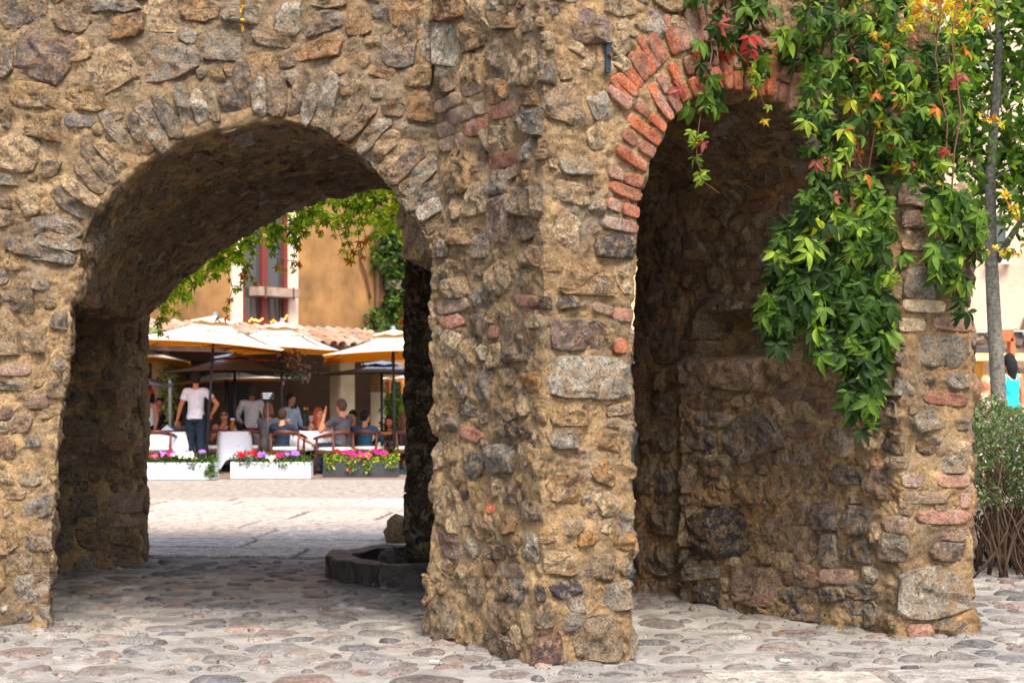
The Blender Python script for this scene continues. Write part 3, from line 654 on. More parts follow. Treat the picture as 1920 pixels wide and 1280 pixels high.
def cobble(x, y, r):
    k = 12; sd_ = Vector((x*7, y*7, 1)); asp = rr_.uniform(1.05, 1.45); rot = rr_.gauss(.1, .5)
    pts = [Vector((u, v, 0)) for u, v in angular(r*math.sqrt(asp)*1.04, r/math.sqrt(asp)*1.04, k)]
    for _ in range(2): pts = [(pts[i-1]+pts[i]*2+pts[(i+1) % k])/4 for i in range(k)]
    pts = [p_*1.08 for p_ in pts]
    vs_ = []; h0 = rr_.uniform(.007, .024); tx, ty = rr_.gauss(0, .05), rr_.gauss(0, .05)
    for j, (f_, h) in enumerate(((1.04, -.05), (1.0, -.1), (.86, .62), (.55, 1), (.25, 1.08))):
        for p in pts:
            p = Matrix.Rotation(rot, 3, 'Z')@(p*f_)
            z = gz(x+p.x, y+p.y)+(h*h0 if j else h)+(tx*p.x+ty*p.y if j > 1 else 0)+(.008*noise.noise(p*14+sd_) if j > 1 else 0)
            vs_.append((x+p.x, y+p.y, z))
    vs_.append((x, y, gz(x, y)+h0*1.1))
    m = 5; fs = [(j*k+i, j*k+(i+1) % k, (j+1)*k+(i+1) % k, (j+1)*k+i) for j in range(m-1) for i in range(k)]+[((m-1)*k+i, (m-1)*k+(i+1) % k, m*k) for i in range(k)]
    c = lin(rr_.choice(GC)); v = rr_.uniform(.55, 1.0); mz = rr_.uniform(.0, .35); mc_ = lin((180, 168, 156))
    return vs_, fs, tuple((a*(1-mz)+b*mz)*v for a, b in zip(c, mc_))
def seen(x, y):
    X = CX+FP*x/y; Y_ = YH+FP*CH/y
    if not (0 < X < 1920 and Y_ < 1290): return False
    p = Vector((x, y, .03)); d = (p-CAM); h = BV.ray_cast(CAM, d.normalized(), d.length-.02)
    return h[0] is None
cob.sort(key=lambda c: -(c[2]**2/c[1]**3)*(1 if seen(c[0], c[1]) else 1e-6))
V, F_, C_ = [], [], []
for i, (x, y, r) in enumerate(cob):
    vs_, fs, c = cobble(x, y, r)
    if i < 300 and seen(x, y):
        me = bpy.data.meshes.new('cobblestone'); me.from_pydata(vs_, [], fs); me.update(); set_col(me, c); me.shade_smooth(); link('cobblestone', me, pav, M_COBBLE)
    else:
        n0 = len(V); V += vs_; F_ += [tuple(a+n0 for a in f) for f in fs]; C_ += [c]*len(vs_)
me = bpy.data.meshes.new('small_cobbles'); me.from_pydata(V, [], F_); me.update(); set_col(me, C_); me.shade_smooth()
tag(link('small_cobbles', me, pav, M_COBBLE), kind='stuff')
print('cobbles', len(cob))
# big pale flags at the near edge of the frame
plz = flat_sheet('flagstone_plaza', -30, 30, 13.45, 21, -.018, M_EARTH)
FC = [(190, 174, 160), (174, 160, 150), (188, 178, 168), (184, 170, 160), (174, 154, 140)]
def slab(poly, z0, z1, parent, name, mat, cols, bev=.012):
    k = len(poly); c = sum((Vector((*p, 0)) for p in poly), Vector())/k
    def ins(p, d):
        w_ = Vector((*p, 0))-c; return c+w_*(1-d/w_.length)
    vs_ = [(p[0], p[1], z0) for p in poly]+[(p[0], p[1], z1-bev) for p in poly]+[(*ins(p, bev)[:2], z1) for p in poly]+[(*(c+(Vector((*p, 0))-c)*.5)[:2], z1+random.uniform(-.004, .006)) for p in poly]
    fs = [(j*k+i, j*k+(i+1) % k, (j+1)*k+(i+1) % k, (j+1)*k+i) for j in range(3) for i in range(k)]+[tuple(range(3*k, 4*k))]
    me = bpy.data.meshes.new(name); me.from_pydata(vs_, [], fs); me.update(); set_col(me, lin(random.choice(cols))); me.shade_flat()
    return link(name, me, parent, mat)
y = 12.3; row = 0; M_ = Matrix.Rotation(-.10, 2)
while y < 22.5:
    d = random.uniform(.7, 1.3); x = -9.5+random.random()
    while x < 4.5:
        w_ = random.uniform(1.0, 2.2); g = .03; j = lambda: random.uniform(-.04, .04)
        x1, x2 = x+g+j()*.5, x+w_-g+j()*.5; ymid = (y+d/2)
        poly = []
        for (a, b_) in ((x1, y+g), ((x1+x2)/2, y+g+j()*.4), (x2, y+g), (x2, y+d-g), ((x1+x2)/2, y+d-g+j()*.4), (x1, y+d-g)):
            r_ = M_@Vector((a, b_-18)); poly.append((r_.x, r_.y+18))
        poly = [(a, min(21.2, max(b_, 13.46))) for a, b_ in poly]; cy = sum(p[1] for p in poly)/6; cx_ = sum(p[0] for p in poly)/6
        if max(p[1] for p in poly)-min(p[1] for p in poly) > .3 and cy < 21.1 and (-9 < cx_ < 4): slab(poly, -.08, random.uniform(.004, .014), plz, 'flagstone', M_FLAG, FC)
        x += w_
    y += d
M_FARCOB = rock_mat('far_small_cobbles', 'Col', b1=.05, b2=.01, patch=False, dirt=lin((186, 176, 166)))
far = MB(); far.add([(-60, 21, .0), (60, 21, .0), (60, 60, .0), (-60, 60, .0)], [(0, 1, 2, 3)])
far_me = far.mesh('cobbled_square'); set_col(far_me, lin((178, 166, 156))); tag(link('cobbled_square', far_me, None, M_FARCOB), kind='structure')
# front slabs near the camera, lower right of the frame
for k, poly in enumerate(([(1.0, 7.95), (1.9, 7.9), (1.95, 7.0), (1.0, 7.0)], [(1.98, 7.95), (3.3, 8.05), (3.4, 7.1), (2.0, 7.0)], [(.1, 7.6), (.95, 7.62), (.95, 6.9), (.1, 6.9)], [(-1.0, 7.45), (.05, 7.5), (.05, 6.8), (-1.0, 6.8)])):
    slab(poly, -.05, .026, pav, 'paving_slab', M_COBBLE, [(182, 172, 160), (170, 162, 154)], .02)

# ---------------------------------------------------------------- the wet stone basin at the foot of the pier
M_WETSTONE = rock_mat('wet_basalt', 'Col', rough=.38, b1=.05, b2=.012, patch=False, spec=.6, dirt=(.05, .045, .04))
M_WATER = bpy.data.materials.new('still_water'); M_WATER.use_nodes = True; _b = M_WATER.node_tree.nodes['Principled BSDF']
_b.inputs['Base Color'].default_value = (.02, .022, .022, 1); _b.inputs['Roughness'].default_value = .04; _b.inputs['Specular IOR Level'].default_value = .6
basin = empty('fountain_basin', (-1.1, 12.1, 0), 'low wet black stone basin at the foot of the pier inside the broad arch', 'fountain basin')
outer = [(-.34, 11.28), (-1.0, 11.36), (-1.28, 11.62), (-1.5, 12.0), (-1.5, 12.35), (-1.25, 12.85), (-.8, 12.95)]
inner = [(-.36, 11.50), (-.95, 11.58), (-1.14, 11.78), (-1.28, 12.06), (-1.28, 12.3), (-1.12, 12.62), (-.8, 12.72)]
def strip(name, i0, i1, mb=None):
    o1, o2 = outer[i0], outer[i1]; n1, n2 = inner[i0], inner[i1]; m = MB(); K = 7; J = [(0, 0), (0, .09), (0, .17), (.05, .185), (.5, .19), (.95, .18), (1, .16), (1, .05), (1, 0)]
    vs_ = []
    for i in range(K):
        t = .012+(i/(K-1))*.976
        a = Vector(o1).lerp(Vector(o2), t); b = Vector(n1).lerp(Vector(n2), t)
        for (s_, z) in J:
            p = a.lerp(b, s_); q = Vector((p.x, p.y, z)); q += Vector((noise.noise(q*6), noise.noise(q*6+Vector((9, 0, 0))), .5*noise.noise(q*5+Vector((0, 9, 0)))))*.05
            if z == 0: q.z = -.05
            vs_.append(q)
    n_ = len(J); fs = [(i*n_+j, i*n_+j+1, (i+1)*n_+j+1, (i+1)*n_+j) for i in range(K-1) for j in range(n_-1)]+[tuple(range(n_)), tuple(range((K-1)*n_, K*n_))[::-1]]
    m.add(vs_, fs); o = m.build('rim_stone', M_WETSTONE, None, False); set_col(o.data, lin(random.choice([(32, 30, 29), (27, 26, 25), (38, 34, 31)]))); localise(o, basin)
for i in range(len(outer)-1): strip('rim_stone', i, i+1)
m = MB(); m.add([(x, y, .10) for x, y in inner]+[(-.4, 12.5, .10), (-.34, 11.5, .10)], [tuple(range(len(inner)+2))]); localise(m.build('water', M_WATER), basin)
def rock(name, c, r, sc, col, mat=M_WETSTONE, seed=0, n=14):
    m = MB(); m.ball((0, 0, 0), 1, n, n-4, sc=(1, 1, 1)); vs_ = []
    for v in m.v:
        v = Vector(v); d = 1+.28*noise.noise(v*1.6+Vector((seed, 0, 0)))+.10*noise.noise(v*5+Vector((seed, 3, 0)))
        vs_.append((c[0]+v.x*d*r*sc[0], c[1]+v.y*d*r*sc[1], c[2]+v.z*d*r*sc[2]))
    m.v = vs_; o = m.build(name, mat, None, False); set_col(o.data, lin(col)); return o
localise(rock('rock', (-.98, 12.25, .10), .13, (1, .9, .95), (58, 54, 50), seed=1), basin)
localise(rock('rock', (-1.12, 11.95, .09), .06, (1.3, 1, .8), (70, 66, 60), seed=5), basin)
b_ = rock('foot_boulder', (-1.10, 14.9, .12), .18, (1, .8, .9), (140, 112, 80), M_STONE, seed=9)
tag(b_, 'squat tan boulder on the flagstones just behind the wet black pier', 'boulder')
b_ = rock('foot_boulder', (-.90, 14.6, .42), .13, (.9, .8, 1.2), (128, 104, 76), M_STONE, seed=3)
tag(b_, 'small upright rock wedged between boulder and wet black pier', 'rock')

# iron strap on the corner pier
M_IRON = material('blue_grey_iron', lin((58, 72, 82)), .5, .2, 30, .003, 60, metal=.7)
M_RUST = material('rust', lin((84, 58, 46)), .85, .3, 40, .004, 80)
pc = FB(1133, 106, .0); fn = FB.n if FB.n.y < 0 else -FB.n
h = BV.ray_cast(CAM, ray(1133, 106)); pc = h[0]+fn*.035
st_ = empty('iron_strap', pc, 'short blue grey iron strap bolted upright beside the brick arch', 'iron bracket', rz=math.atan2(FB.d.y, FB.d.x))
m = MB(); m.box((0, 0, 0), (.036, .012, .20), M=Matrix.Rotation(.05, 3, 'Y')); m.build('strap_plate', M_IRON, st_, bevel=.002)
for z, r in ((.062, .006), (-.068, .006), (0, .015)):
    m = MB(); m.tube([(0, 0, z), (0, -.012 if r < .01 else -.03, z)], r, 8); m.build('bolt', M_RUST, st_)
for (x, y_, c, lb) in ((815, 1250, (236, 232, 226), 'crumpled white paper scrap on cobbles left of the corner pier'), (1473, 1249, (240, 232, 214), 'cream scrap of litter on the paving below the brick arch')):
    p = G(x, y_); m = MB(); K = 5
    vs_ = [(p.x+(i-2)*.014, p.y+(j-1)*.02, .035+.012*noise.noise(Vector((i*.9+x, j*.9, 0)))) for j in range(3) for i in range(K)]
    m.add(vs_, [(j*K+i, j*K+i+1, (j+1)*K+i+1, (j+1)*K+i) for j in range(2) for i in range(K-1)])
    tag(m.build('litter_scrap', material('paper_litter', lin(c), .8, .05), None), lb, 'litter')
p = G(1462, 1194); m = MB(); m.add([(p.x-.035, p.y, .03), (p.x, p.y-.02, .045), (p.x+.04, p.y+.01, .03), (p.x, p.y+.025, .038)], [(0, 1, 2, 3)])
tag(m.build('fallen_leaf', material('dry_leaf', lin((196, 134, 50)), .7, .2), None), 'single dry orange leaf lying on the cobbles below the jamb', 'leaf')
# ---------------------------------------------------------------- foliage
def leaf_mat(name, trans=.35, rough=.45):
    m = bpy.data.materials.new(name); m.use_nodes = True; t = m.node_tree; n = t.nodes; L = t.links; b = n['Principled BSDF']
    a = n.new('ShaderNodeAttribute'); a.attribute_name = 'Col'
    geo = n.new('ShaderNodeNewGeometry'); nz = n.new('ShaderNodeTexNoise'); nz.inputs['Scale'].default_value = 22; nz.inputs['Detail'].default_value = 4; L.new(geo.outputs['Position'], nz.inputs['Vector'])
    mr = n.new('ShaderNodeMapRange'); mr.inputs[1].default_value = .3; mr.inputs[2].default_value = .7; mr.inputs[3].default_value = .75; mr.inputs[4].default_value = 1.25; L.new(nz.outputs[0], mr.inputs[0])
    s_ = n.new('ShaderNodeVectorMath'); s_.operation = 'SCALE'; L.new(a.outputs['Color'], s_.inputs[0]); L.new(mr.outputs[0], s_.inputs['Scale'])
    L.new(s_.outputs[0], b.inputs['Base Color']); b.inputs['Roughness'].default_value = rough; b.inputs['Specular IOR Level'].default_value = .22
    tr = n.new('ShaderNodeBsdfTranslucent'); s2 = n.new('ShaderNodeVectorMath'); s2.operation = 'MULTIPLY'; s2.inputs[1].default_value = (1.5, 1.6, .6)
    L.new(s_.outputs[0], s2.inputs[0]); L.new(s2.outputs[0], tr.inputs[0])
    mx = n.new('ShaderNodeMixShader'); mx.inputs[0].default_value = trans; L.new(b.outputs[0], mx.inputs[1]); L.new(tr.outputs[0], mx.inputs[2])
    L.new(mx.outputs[0], n['Material Output'].inputs[0]); return m
M_LEAF = leaf_mat('creeper_leaf', .45, .6); M_TLEAF = leaf_mat('tree_leaf', .45, .4); M_SLEAF = leaf_mat('small_foliage', .3, .55)
M_STEM = material('vine_stem', lin((96, 62, 44)), .8, .2, 30)
M_BARK = material('grey_bark', lin((124, 120, 110)), .85, .6, 26, .03, 60)
def lf(L_, W, fold=.25, droop=.2, n=5):
    """one pointed oval leaflet along +x, folded at the midrib, 2 x n faces"""
    prof = [(0, .0), (.18, .62), (.42, 1.0), (.68, .82), (.88, .34), (1, 0)] if n > 4 else [(0, 0), (.4, 1), (.78, .6), (1, 0)]
    vs_ = []; fs = []
    for i, (t, w_) in enumerate(prof):
        z = -droop*L_*t*t
        vs_ += [(t*L_, 0, z), (t*L_+.02*L_, W/2*w_, z+fold*W/2*w_), (t*L_+.02*L_, -W/2*w_, z+fold*W/2*w_)]
    for i in range(len(prof)-1):
        a = i*3; fs += [(a, a+3, a+4, a+1), (a, a+2, a+5, a+3)]
    return vs_, fs
GREENS = {'lime_backlit': (170, 190, 62), 'dg': (42, 64, 28), 'g': (64, 92, 36), 'mg': (92, 120, 42), 'lg': (132, 154, 54), 'y': (178, 178, 56), 'gold': (220, 184, 60), 'or': (184, 106, 48), 'red': (146, 52, 46), 'pk': (168, 92, 88), 'br': (112, 74, 48), 'pu': (78, 70, 58)}
GL = {k: lin(v) for k, v in GREENS.items()}
def creeper_leaf(key, size):
    """five pointed leaflets from one petiole, hanging fan; in its own frame: petiole at origin, normal +z, fan around +x"""
    V, F_, C_ = [], [], []
    for k, (an, s_) in enumerate(((0, 1), (46, .9), (-46, .9), (96, .62), (-96, .62))):
        L_ = size*s_*random.uniform(.9, 1.08); vs_, fs = lf(L_, L_*random.uniform(.34, .44), random.uniform(.2, .8), random.uniform(.1, .75))
        M_ = Matrix.Rotation(R(an+random.uniform(-9, 9)), 3, 'Z')@Matrix.Rotation(random.uniform(-.45, .5), 3, 'Y')@Matrix.Rotation(random.uniform(-.5, .5), 3, 'X')
        n0 = len(V); c = GL[key]; v_ = random.uniform(.65, 1.3)
        V += [tuple(M_@Vector(v)) for v in vs_]; F_ += [tuple(i+n0 for i in f) for f in fs]
        c2 = GL[random.choice(['or', 'lg', 'y'])] if key in ('y', 'gold', 'or') and random.random() < .25 else c
        C_ += [tuple(x*v_ for x in c2)]*len(vs_)
    return V, F_, C_
def leaf_frame(p, out_, droop_dir, spin):
    x = droop_dir.normalized(); z = (out_-x*out_.dot(x)).normalized(); y = z.cross(x)
    M_ = Matrix((x, y, z)).transposed().to_4x4(); M_ = M_@Matrix.Rotation(spin, 4, 'X'); M_.translation = p; return M_
class Stems:
    def __init__(s): s.l = []
    def tube(s, pts, r, n=6): s.l.append(MB().tube(pts, r, n))
class Vine:
    def __init__(s, name, loc, label, cat, mat=M_LEAF, part='leaf', maxp=300):
        s.root = empty(name, loc, label, cat); s.items = []; s.mat = mat; s.part = part; s.maxp = maxp; s.lib = {}; s.stems = Stems()
    def add(s, key, size, M_): s.items.append((key, size, M_))
    def variant(s, key):
        if key not in s.lib:
            s.lib[key] = []
            for _ in range(7):
                V, F_, C_ = creeper_leaf(key, 1); me = bpy.data.meshes.new(s.part); me.from_pydata(V, [], F_); me.update(); set_col(me, C_); me.materials.append(s.mat); me.shade_smooth(); s.lib[key].append((me, V, F_, C_))
        return random.choice(s.lib[key])
    def finish(s):
        s.items.sort(key=lambda t: -t[1]**2/((t[2].translation-CAM).length**2)*(1 if t[2].translation.y < 9.3 else .8))
        inv = Matrix.Translation(s.root.location).inverted(); V, F_, C_ = [], [], []
        for i, (key, size, M_) in enumerate(s.items):
            me, v_, f_, c_ = s.variant(key); W = inv@M_@Matrix.Scale(size, 4)
            if i < s.maxp:
                o = bpy.data.objects.new(s.part, me); COL.objects.link(o); o.parent = s.root; o.matrix_basis = W
            else:
                n0 = len(V); V += [tuple(W@Vector(v)) for v in v_]; F_ += [tuple(a+n0 for a in f) for f in f_]; C_ += c_
        if V:
            me = bpy.data.meshes.new('foliage'); me.from_pydata(V, [], F_); me.update(); set_col(me, C_); me.shade_smooth(); tag(link('foliage', me, s.root, s.mat), kind='stuff')
        for m_ in s.stems.l:
            o = m_.build('stem', M_STEM, None, True); localise(o, s.root)
rv = random.Random(3); random.seed(31)
def pip(x, y, poly):
    ins = False; k = len(poly)
    for i in range(k):
        (x1, y1), (x2, y2) = poly[i], poly[(i+1) % k]
        if (y1 > y) != (y2 > y) and x < (x2-x1)*(y-y1)/(y2-y1)+x1: ins = not ins
    return ins
def drape(v, poly, F, n, sizes, keys, off=(.06, .34), cond=None, outw=None, spread=.65):
    xs = [p[0] for p in poly]; ys = [p[1] for p in poly]; c = 0; fn = F.n if F.n.y < 0 else -F.n
    pts = []
    while c < n:
        x, y = random.uniform(min(xs), max(xs)), random.uniform(min(ys), max(ys))
        if not pip(x, y, poly): continue
        if noise.noise(Vector((x*.017, y*.017, 3))) < -.32 and random.random() < .8: continue
        o_ = random.uniform(*off); p = F(x, y); p = p+fn*o_
        # put it back on the sight line of its spot on the wall so that the outline keeps its place
        r_ = ray(x, y); t = (p-CAM).dot(fn)/r_.dot(fn); p = CAM+r_*t
        nv = (fn*1.0+Vector((random.gauss(0, spread), random.gauss(0, spread*.6), .55+random.gauss(0, spread)))).normalized()
        dd = Vector((random.gauss(0, .45), random.gauss(0, .2)-.15, -1))
        v.add(keys(x, y), random.uniform(*sizes(x, y)), leaf_frame(p, nv, dd, random.gauss(0, .3))); c += 1; pts.append((x, y, p))
    return pts
# --- the big creeper on the right
big = Vine('virginia_creeper', FB(1600, 400), 'thick curtain of green creeper with red and yellow tips beside the brick arch', 'climbing plant')
def kbig(x, y):
    r_ = random.random()
    if y < 60 and x > 1700: return random.choice(['gold', 'y', 'lg', 'y', 'lg', 'or'])
    if y < 330: return random.choice(['g', 'dg', 'mg', 'lg', 'g', 'mg', 'dg', 'lg', 'lg' if r_ < .8 else 'y', 'red' if r_ < .06 else 'mg', 'or' if r_ < .16 else 'g', 'pk' if r_ < .3 else 'g', 'pu' if r_ < .6 else 'dg'])
    if y < 480: return random.choice(['dg', 'g', 'mg', 'g', 'lg', 'mg', 'pk' if r_ < .1 else 'g', 'y' if r_ < .2 else 'mg'])
    return random.choice(['dg', 'g', 'dg', 'g', 'mg', 'lg' if r_ < .35 else 'g'])
def sbig(x, y): return ((.045, .075) if (y < 70 and x > 1690) else (.06, .1)) if y < 70 else ((.06, .105) if y < 380 else (.085, .14))
DROP = lambda x, y: 1
pA = [(1515, -60), (1840, -60), (1860, 20), (1800, 110), (1815, 230), (1760, 330), (1700, 352), (1660, 350), (1640, 240), (1560, 330), (1530, 480), (1500, 470), (1520, 300), (1500, 215), (1520, 120), (1490, 40)]
pB = [(1525, 300), (1640, 320), (1690, 400), (1700, 470), (1670, 520), (1682, 620), (1650, 700), (1645, 770), (1615, 815), (1590, 740), (1560, 690), (1490, 610), (1470, 660), (1440, 640), (1430, 560), (1460, 430), (1500, 400)]
pC = [(1690, 100), (1800, 60), (1812, 240), (1740, 350), (1770, 380), (1800, 470), (1770, 420), (1690, 320), (1655, 250)]
pD = [(1745, 330), (1830, 370), (1855, 460), (1815, 520), (1822, 600), (1795, 590), (1778, 520), (1750, 520), (1745, 420)]
pE = [(1455, 60), (1540, 40), (1540, 130), (1490, 125)]
FSf = planeY((2.15, 9.0), (2.9, 9.2))
drape(big, pA, FB, 900, sbig, kbig, (.08, .42)); drape(big, pC, FB, 230, sbig, kbig, (.3, .55))
drape(big, pB, planeY((1.7, 9.05), (2.4, 9.1)), 500, sbig, kbig, (0, .22)); drape(big, pD, FSf, 120, lambda x, y: (.08, .13), kbig, (0, .15)); drape(big, pE, FB, 26, lambda x, y: (.08, .13), kbig, (.02, .15))
for (x0, y0, x1, y1) in ((1540, -40, 1560, 420), (1600, -40, 1600, 640), (1650, -40, 1630, 700), (1700, -30, 1690, 330), (1760, -30, 1790, 480), (1560, 300, 1470, 560), (1590, 300, 1610, 780), (1800, 0, 1800, 560)):
    F = planeY((1.7, 9.05), (2.4, 9.1)) if y1 > 400 else FB
    pts = [F(x0+(x1-x0)*t/8+9*math.sin(t*1.7+x0), y0+(y1-y0)*t/8, .0)+Vector((0, .08, 0)) for t in range(9)]; big.stems.tube(pts, .006, 5)
# wiry gold and orange tips
tips = []
for (x, y, dx, dy) in ((1780, 20, 90, -5), (1760, 35, 110, -20), (1730, 15, 110, -8), (1740, 50, 80, 10), (1560, 20, 60, 20), (1700, 60, -60, 30), (1620, 250, 40, 30), (1590, 80, 40, 30), (1800, 235, 40, 20), (1650, 330, 50, 5), (1660, 395, 45, 25), (1820, 480, 50, 5), (1850, 380, 20, 40)):
    a = FB(x, y)+Vector((0, -.4, 0)); b = FB(x+dx, y+dy)+Vector((0, -.45, 0)); pts = [a.lerp(b, t/6)+Vector((0, 0, .02*math.sin(t*2))) for t in range(7)]; big.stems.tube(pts, .0035, 4)
    for t in range(7):
        for _ in range(2): big.add(random.choice(['gold', 'y', 'or', 'gold']), random.uniform(.022, .05), leaf_frame(pts[t], Vector((random.gauss(0, .6), -1, random.gauss(.3, .5))), Vector((random.gauss(0, 1), 0, random.gauss(-.3, .7))), random.gauss(0, 1)))
big.finish()
# --- strands over the crown of the brick arch
def strand(v, path, F, keys, size, n, off=.07, sr=.005, jit=14):
    pts = resample([F(x, y)+(F.n if F.n.y < 0 else -F.n)*off for x, y in path], 14); v.stems.tube(pts, sr, 5)
    for k in range(n):
        t = random.random(); i = min(12, int(t*13)); p = pts[i].lerp(pts[i+1], random.random())+Vector((random.gauss(0, .01*jit*.4), random.gauss(-.02, .04), random.gauss(0, .03)))
        v.add(random.choice(keys), random.uniform(*size), leaf_frame(p, Vector((random.gauss(0, .5), -1, random.gauss(.5, .5))), Vector((random.gauss(0, .6), random.gauss(0, .3), -1)), random.gauss(0, .4)))
s1 = Vine('hanging_creeper', FB(1340, 60), 'creeper strands with pink tinged leaves dangling over the crown of the brick arch', 'climbing plant')
strand(s1, [(1300, -30), (1310, 40), (1320, 100), (1312, 150), (1300, 210)], FB, ['dg', 'g', 'mg', 'pk'], (.08, .13), 26)
strand(s1, [(1390, -30), (1380, 30), (1385, 90), (1400, 130)], FB, ['dg', 'g', 'mg', 'g'], (.09, .14), 30)
strand(s1, [(1340, -30), (1350, 40), (1365, 100), (1390, 130)], FB, ['dg', 'g', 'pk', 'mg', 'red'], (.06, .11), 18)
strand(s1, [(1300, 205), (1292, 260), (1290, 300), (1305, 345), (1335, 366)], FB, ['mg', 'lg', 'pk', 'lg'], (.05, .085), 9, sr=.003, jit=5)
strand(s1, [(1395, 120), (1400, 160), (1415, 195), (1425, 220)], FB, ['gold', 'y', 'lg'], (.04, .06), 9, sr=.003, jit=4)
s1.finish()
# --- dry strand at the top left
dry = Vine('dry_creeper_strand', FA(457, 10), 'thin golden dry strand hanging at the top of the wall', 'climbing plant')
for k in range(5): strand(dry, [(452+k*4, -40), (456+k*2, 0), (458+k, 30), (462-k*.5, 58-k*4)], FA, ['gold', 'or'], (.012, .022), 8, off=.05, sr=.002, jit=1)
dry.finish()
# --- creeper hanging from the far edge of the wide vault
back = Vine('vault_creeper', P(600, 400, 13.5), 'sunlit yellow green creeper hanging from the far edge of the broad vault', 'climbing plant')
def kb(): return random.choice(['lg', 'lime_backlit', 'lime_backlit', 'mg', 'lg', 'y', 'mg', 'lime_backlit'])  # light from behind is painted into the bright lime leaf colour
edge = [(305, 575), (350, 520), (405, 482), (450, 450), (520, 410), (600, 378), (680, 360), (740, 352), (765, 358)]
depth_ = {305: 25, 350: 35, 405: 60, 450: 34, 520: 48, 600: 50, 680: 90, 740: 110, 765: 140}
for k in range(620):
    t = random.random()**.8*(len(edge)-1.001); i = int(t); f_ = t-i; x = edge[i][0]*(1-f_)+edge[i+1][0]*f_; y0 = edge[i][1]*(1-f_)+edge[i+1][1]*f_
    dmax = (depth_[edge[i][0]]*(1-f_)+depth_[edge[i+1][0]]*f_)*(.6+.8*abs(noise.noise(Vector((x*.03, 0, 7))))*1.6)
    y = y0-15+random.random()**1.4*(dmax+15); Y = random.uniform(13.5, 14.3)
    p = P(x+random.uniform(-8, 8), y, Y)
    back.add(kb(), random.uniform(.05, .085), leaf_frame(p, Vector((random.gauss(0, .6), -1, random.gauss(.4, .6))), Vector((random.gauss(0, .6), random.gauss(0, .4), -1)), random.gauss(0, .5)))
for (x, y0, L_) in ((430, 470, 125), (455, 455, 85), (470, 450, 80), (548, 410, 95), (562, 400, 60), (640, 370, 100), (653, 370, 115), (668, 360, 130), (680, 360, 120), (762, 420, 180), (768, 350, 230), (300, 570, 60), (600, 380, 60), (515, 410, 90)):
    pts = [P(x+6*math.sin(t*1.3+x), y0+L_*t/7, 13.7) for t in range(8)]; back.stems.tube(pts, .004, 4)
    for t in range(8):
        for _ in range(2):
            p = pts[t]+Vector((random.gauss(0, .03), random.gauss(0, .03), 0)); back.add(kb() if t < 5 else random.choice(['or', 'y', 'lg']), random.uniform(.035, .07), leaf_frame(p, Vector((random.gauss(0, .6), -1, .3)), Vector((random.gauss(0, .5), 0, -1)), random.gauss(0, .5)))
back.finish()

# --- generic cloud of small leaves
def leaf_cloud(pts, size, keys, name, parent, mat, kind='stuff', n5=False, cols=None, up=.3):
    V, F_, C_ = [], [], []
    for p in pts:
        s_ = size*random.uniform(.65, 1.3); vs_, fs = lf(s_, s_*.5, random.uniform(.1, .5), random.uniform(0, .4), 3)
        M_ = Euler((random.uniform(-1.2, 1.2), random.uniform(-.9, 1.2), random.uniform(0, 6.28))).to_matrix(); n0 = len(V)
        V += [tuple(M_@Vector(v)+p) for v in vs_]; F_ += [tuple(i+n0 for i in f) for f in fs]; c = GL[random.choice(keys)] if cols is None else lin(random.choice(cols)); v_ = random.uniform(.75, 1.25); C_ += [tuple(x*v_ for x in c)]*len(vs_)
    me = bpy.data.meshes.new(name); me.from_pydata(V, [], F_); me.update(); set_col(me, C_); me.shade_smooth()
    o = link(name, me, None, mat)
    if parent: localise(o, parent)
    if kind: o['kind'] = kind
    return o
# --- the young tree on the right
TY = 14.2
tree = empty('young_tree', G(1868, 735+CH*FP/TY), 'slender grey trunked tree with fresh green leaves at the right edge', 'tree')
tr = MB()
tp = [P(1876, 1031, TY), P(1876, 800, TY), P(1870, 700, TY), P(1862, 560, TY), P(1857, 440, TY), P(1857, 320, TY), P(1866, 200, TY), P(1874, 80, TY), P(1868, -60, TY), P(1866, -220, TY)]
tr.tube(tp, [.075, .072, .07, .064, .056, .048, .042, .036, .03, .02], 12)
BRN = [[(1858, 370), (1838, 315), (1812, 262), (1780, 205)], [(1870, 490), (1890, 450), (1925, 400), (1990, 330)], [(1862, 255), (1835, 190), (1800, 150), (1770, 120)], [(1866, 200), (1900, 150), (1940, 90), (1990, 50)], [(1874, 90), (1840, 40), (1810, -20)], [(1874, 80), (1910, 30), (1950, -40)], [(1860, 300), (1900, 260), (1950, 240)], [(1862, 230), (1830, 225), (1790, 240)], [(1870, 130), (1830, 100), (1790, 70)], [(1858, 340), (1890, 320), (1930, 310)]]
tips_ = []
for b in BRN:
    dz = random.uniform(-.5, .5); pts = resample([P(x, y, TY+dz*i/len(b)) for i, (x, y) in enumerate(b)], 7); tr.tube(pts, [.036-.004*i for i in range(7)] if b[0][1] in (370, 490) else [.018-.002*i for i in range(7)], 7); tips_ += pts[2:]
localise(tr.build('trunk', M_BARK, None, True), tree)
pts = []
for _ in range(2600):
    c = random.choice(tips_+[P(random.uniform(1790, 2000), random.uniform(-150, 480), TY+random.uniform(-.7, .7))])
    p = c+Vector((random.gauss(0, .16), random.gauss(0, .28), random.gauss(-.04, .16)))
    X, Y_ = CX+FP*p.x/p.y, YH-FP*(p.z-CH)/p.y
    if abs(X-1864) < 22 and p.y < TY and random.random() < .85: continue
    if Y_ > 480 or (Y_ > 350 and X < 1875 and random.random() < .8): continue
    pts.append(p)
for _ in range(3600):
    p = P(random.uniform(1790, 2040), random.uniform(-250, 430), TY+random.uniform(-.9, 1.1))
    if noise.noise(p*2.2) > -.12 and not (abs(CX+FP*p.x/p.y-1864) < 22 and p.y < TY): pts.append(p)
leaf_cloud(pts, .12, ['g', 'mg', 'dg', 'g', 'mg', 'g', 'lg'], 'crown', tree, M_TLEAF)
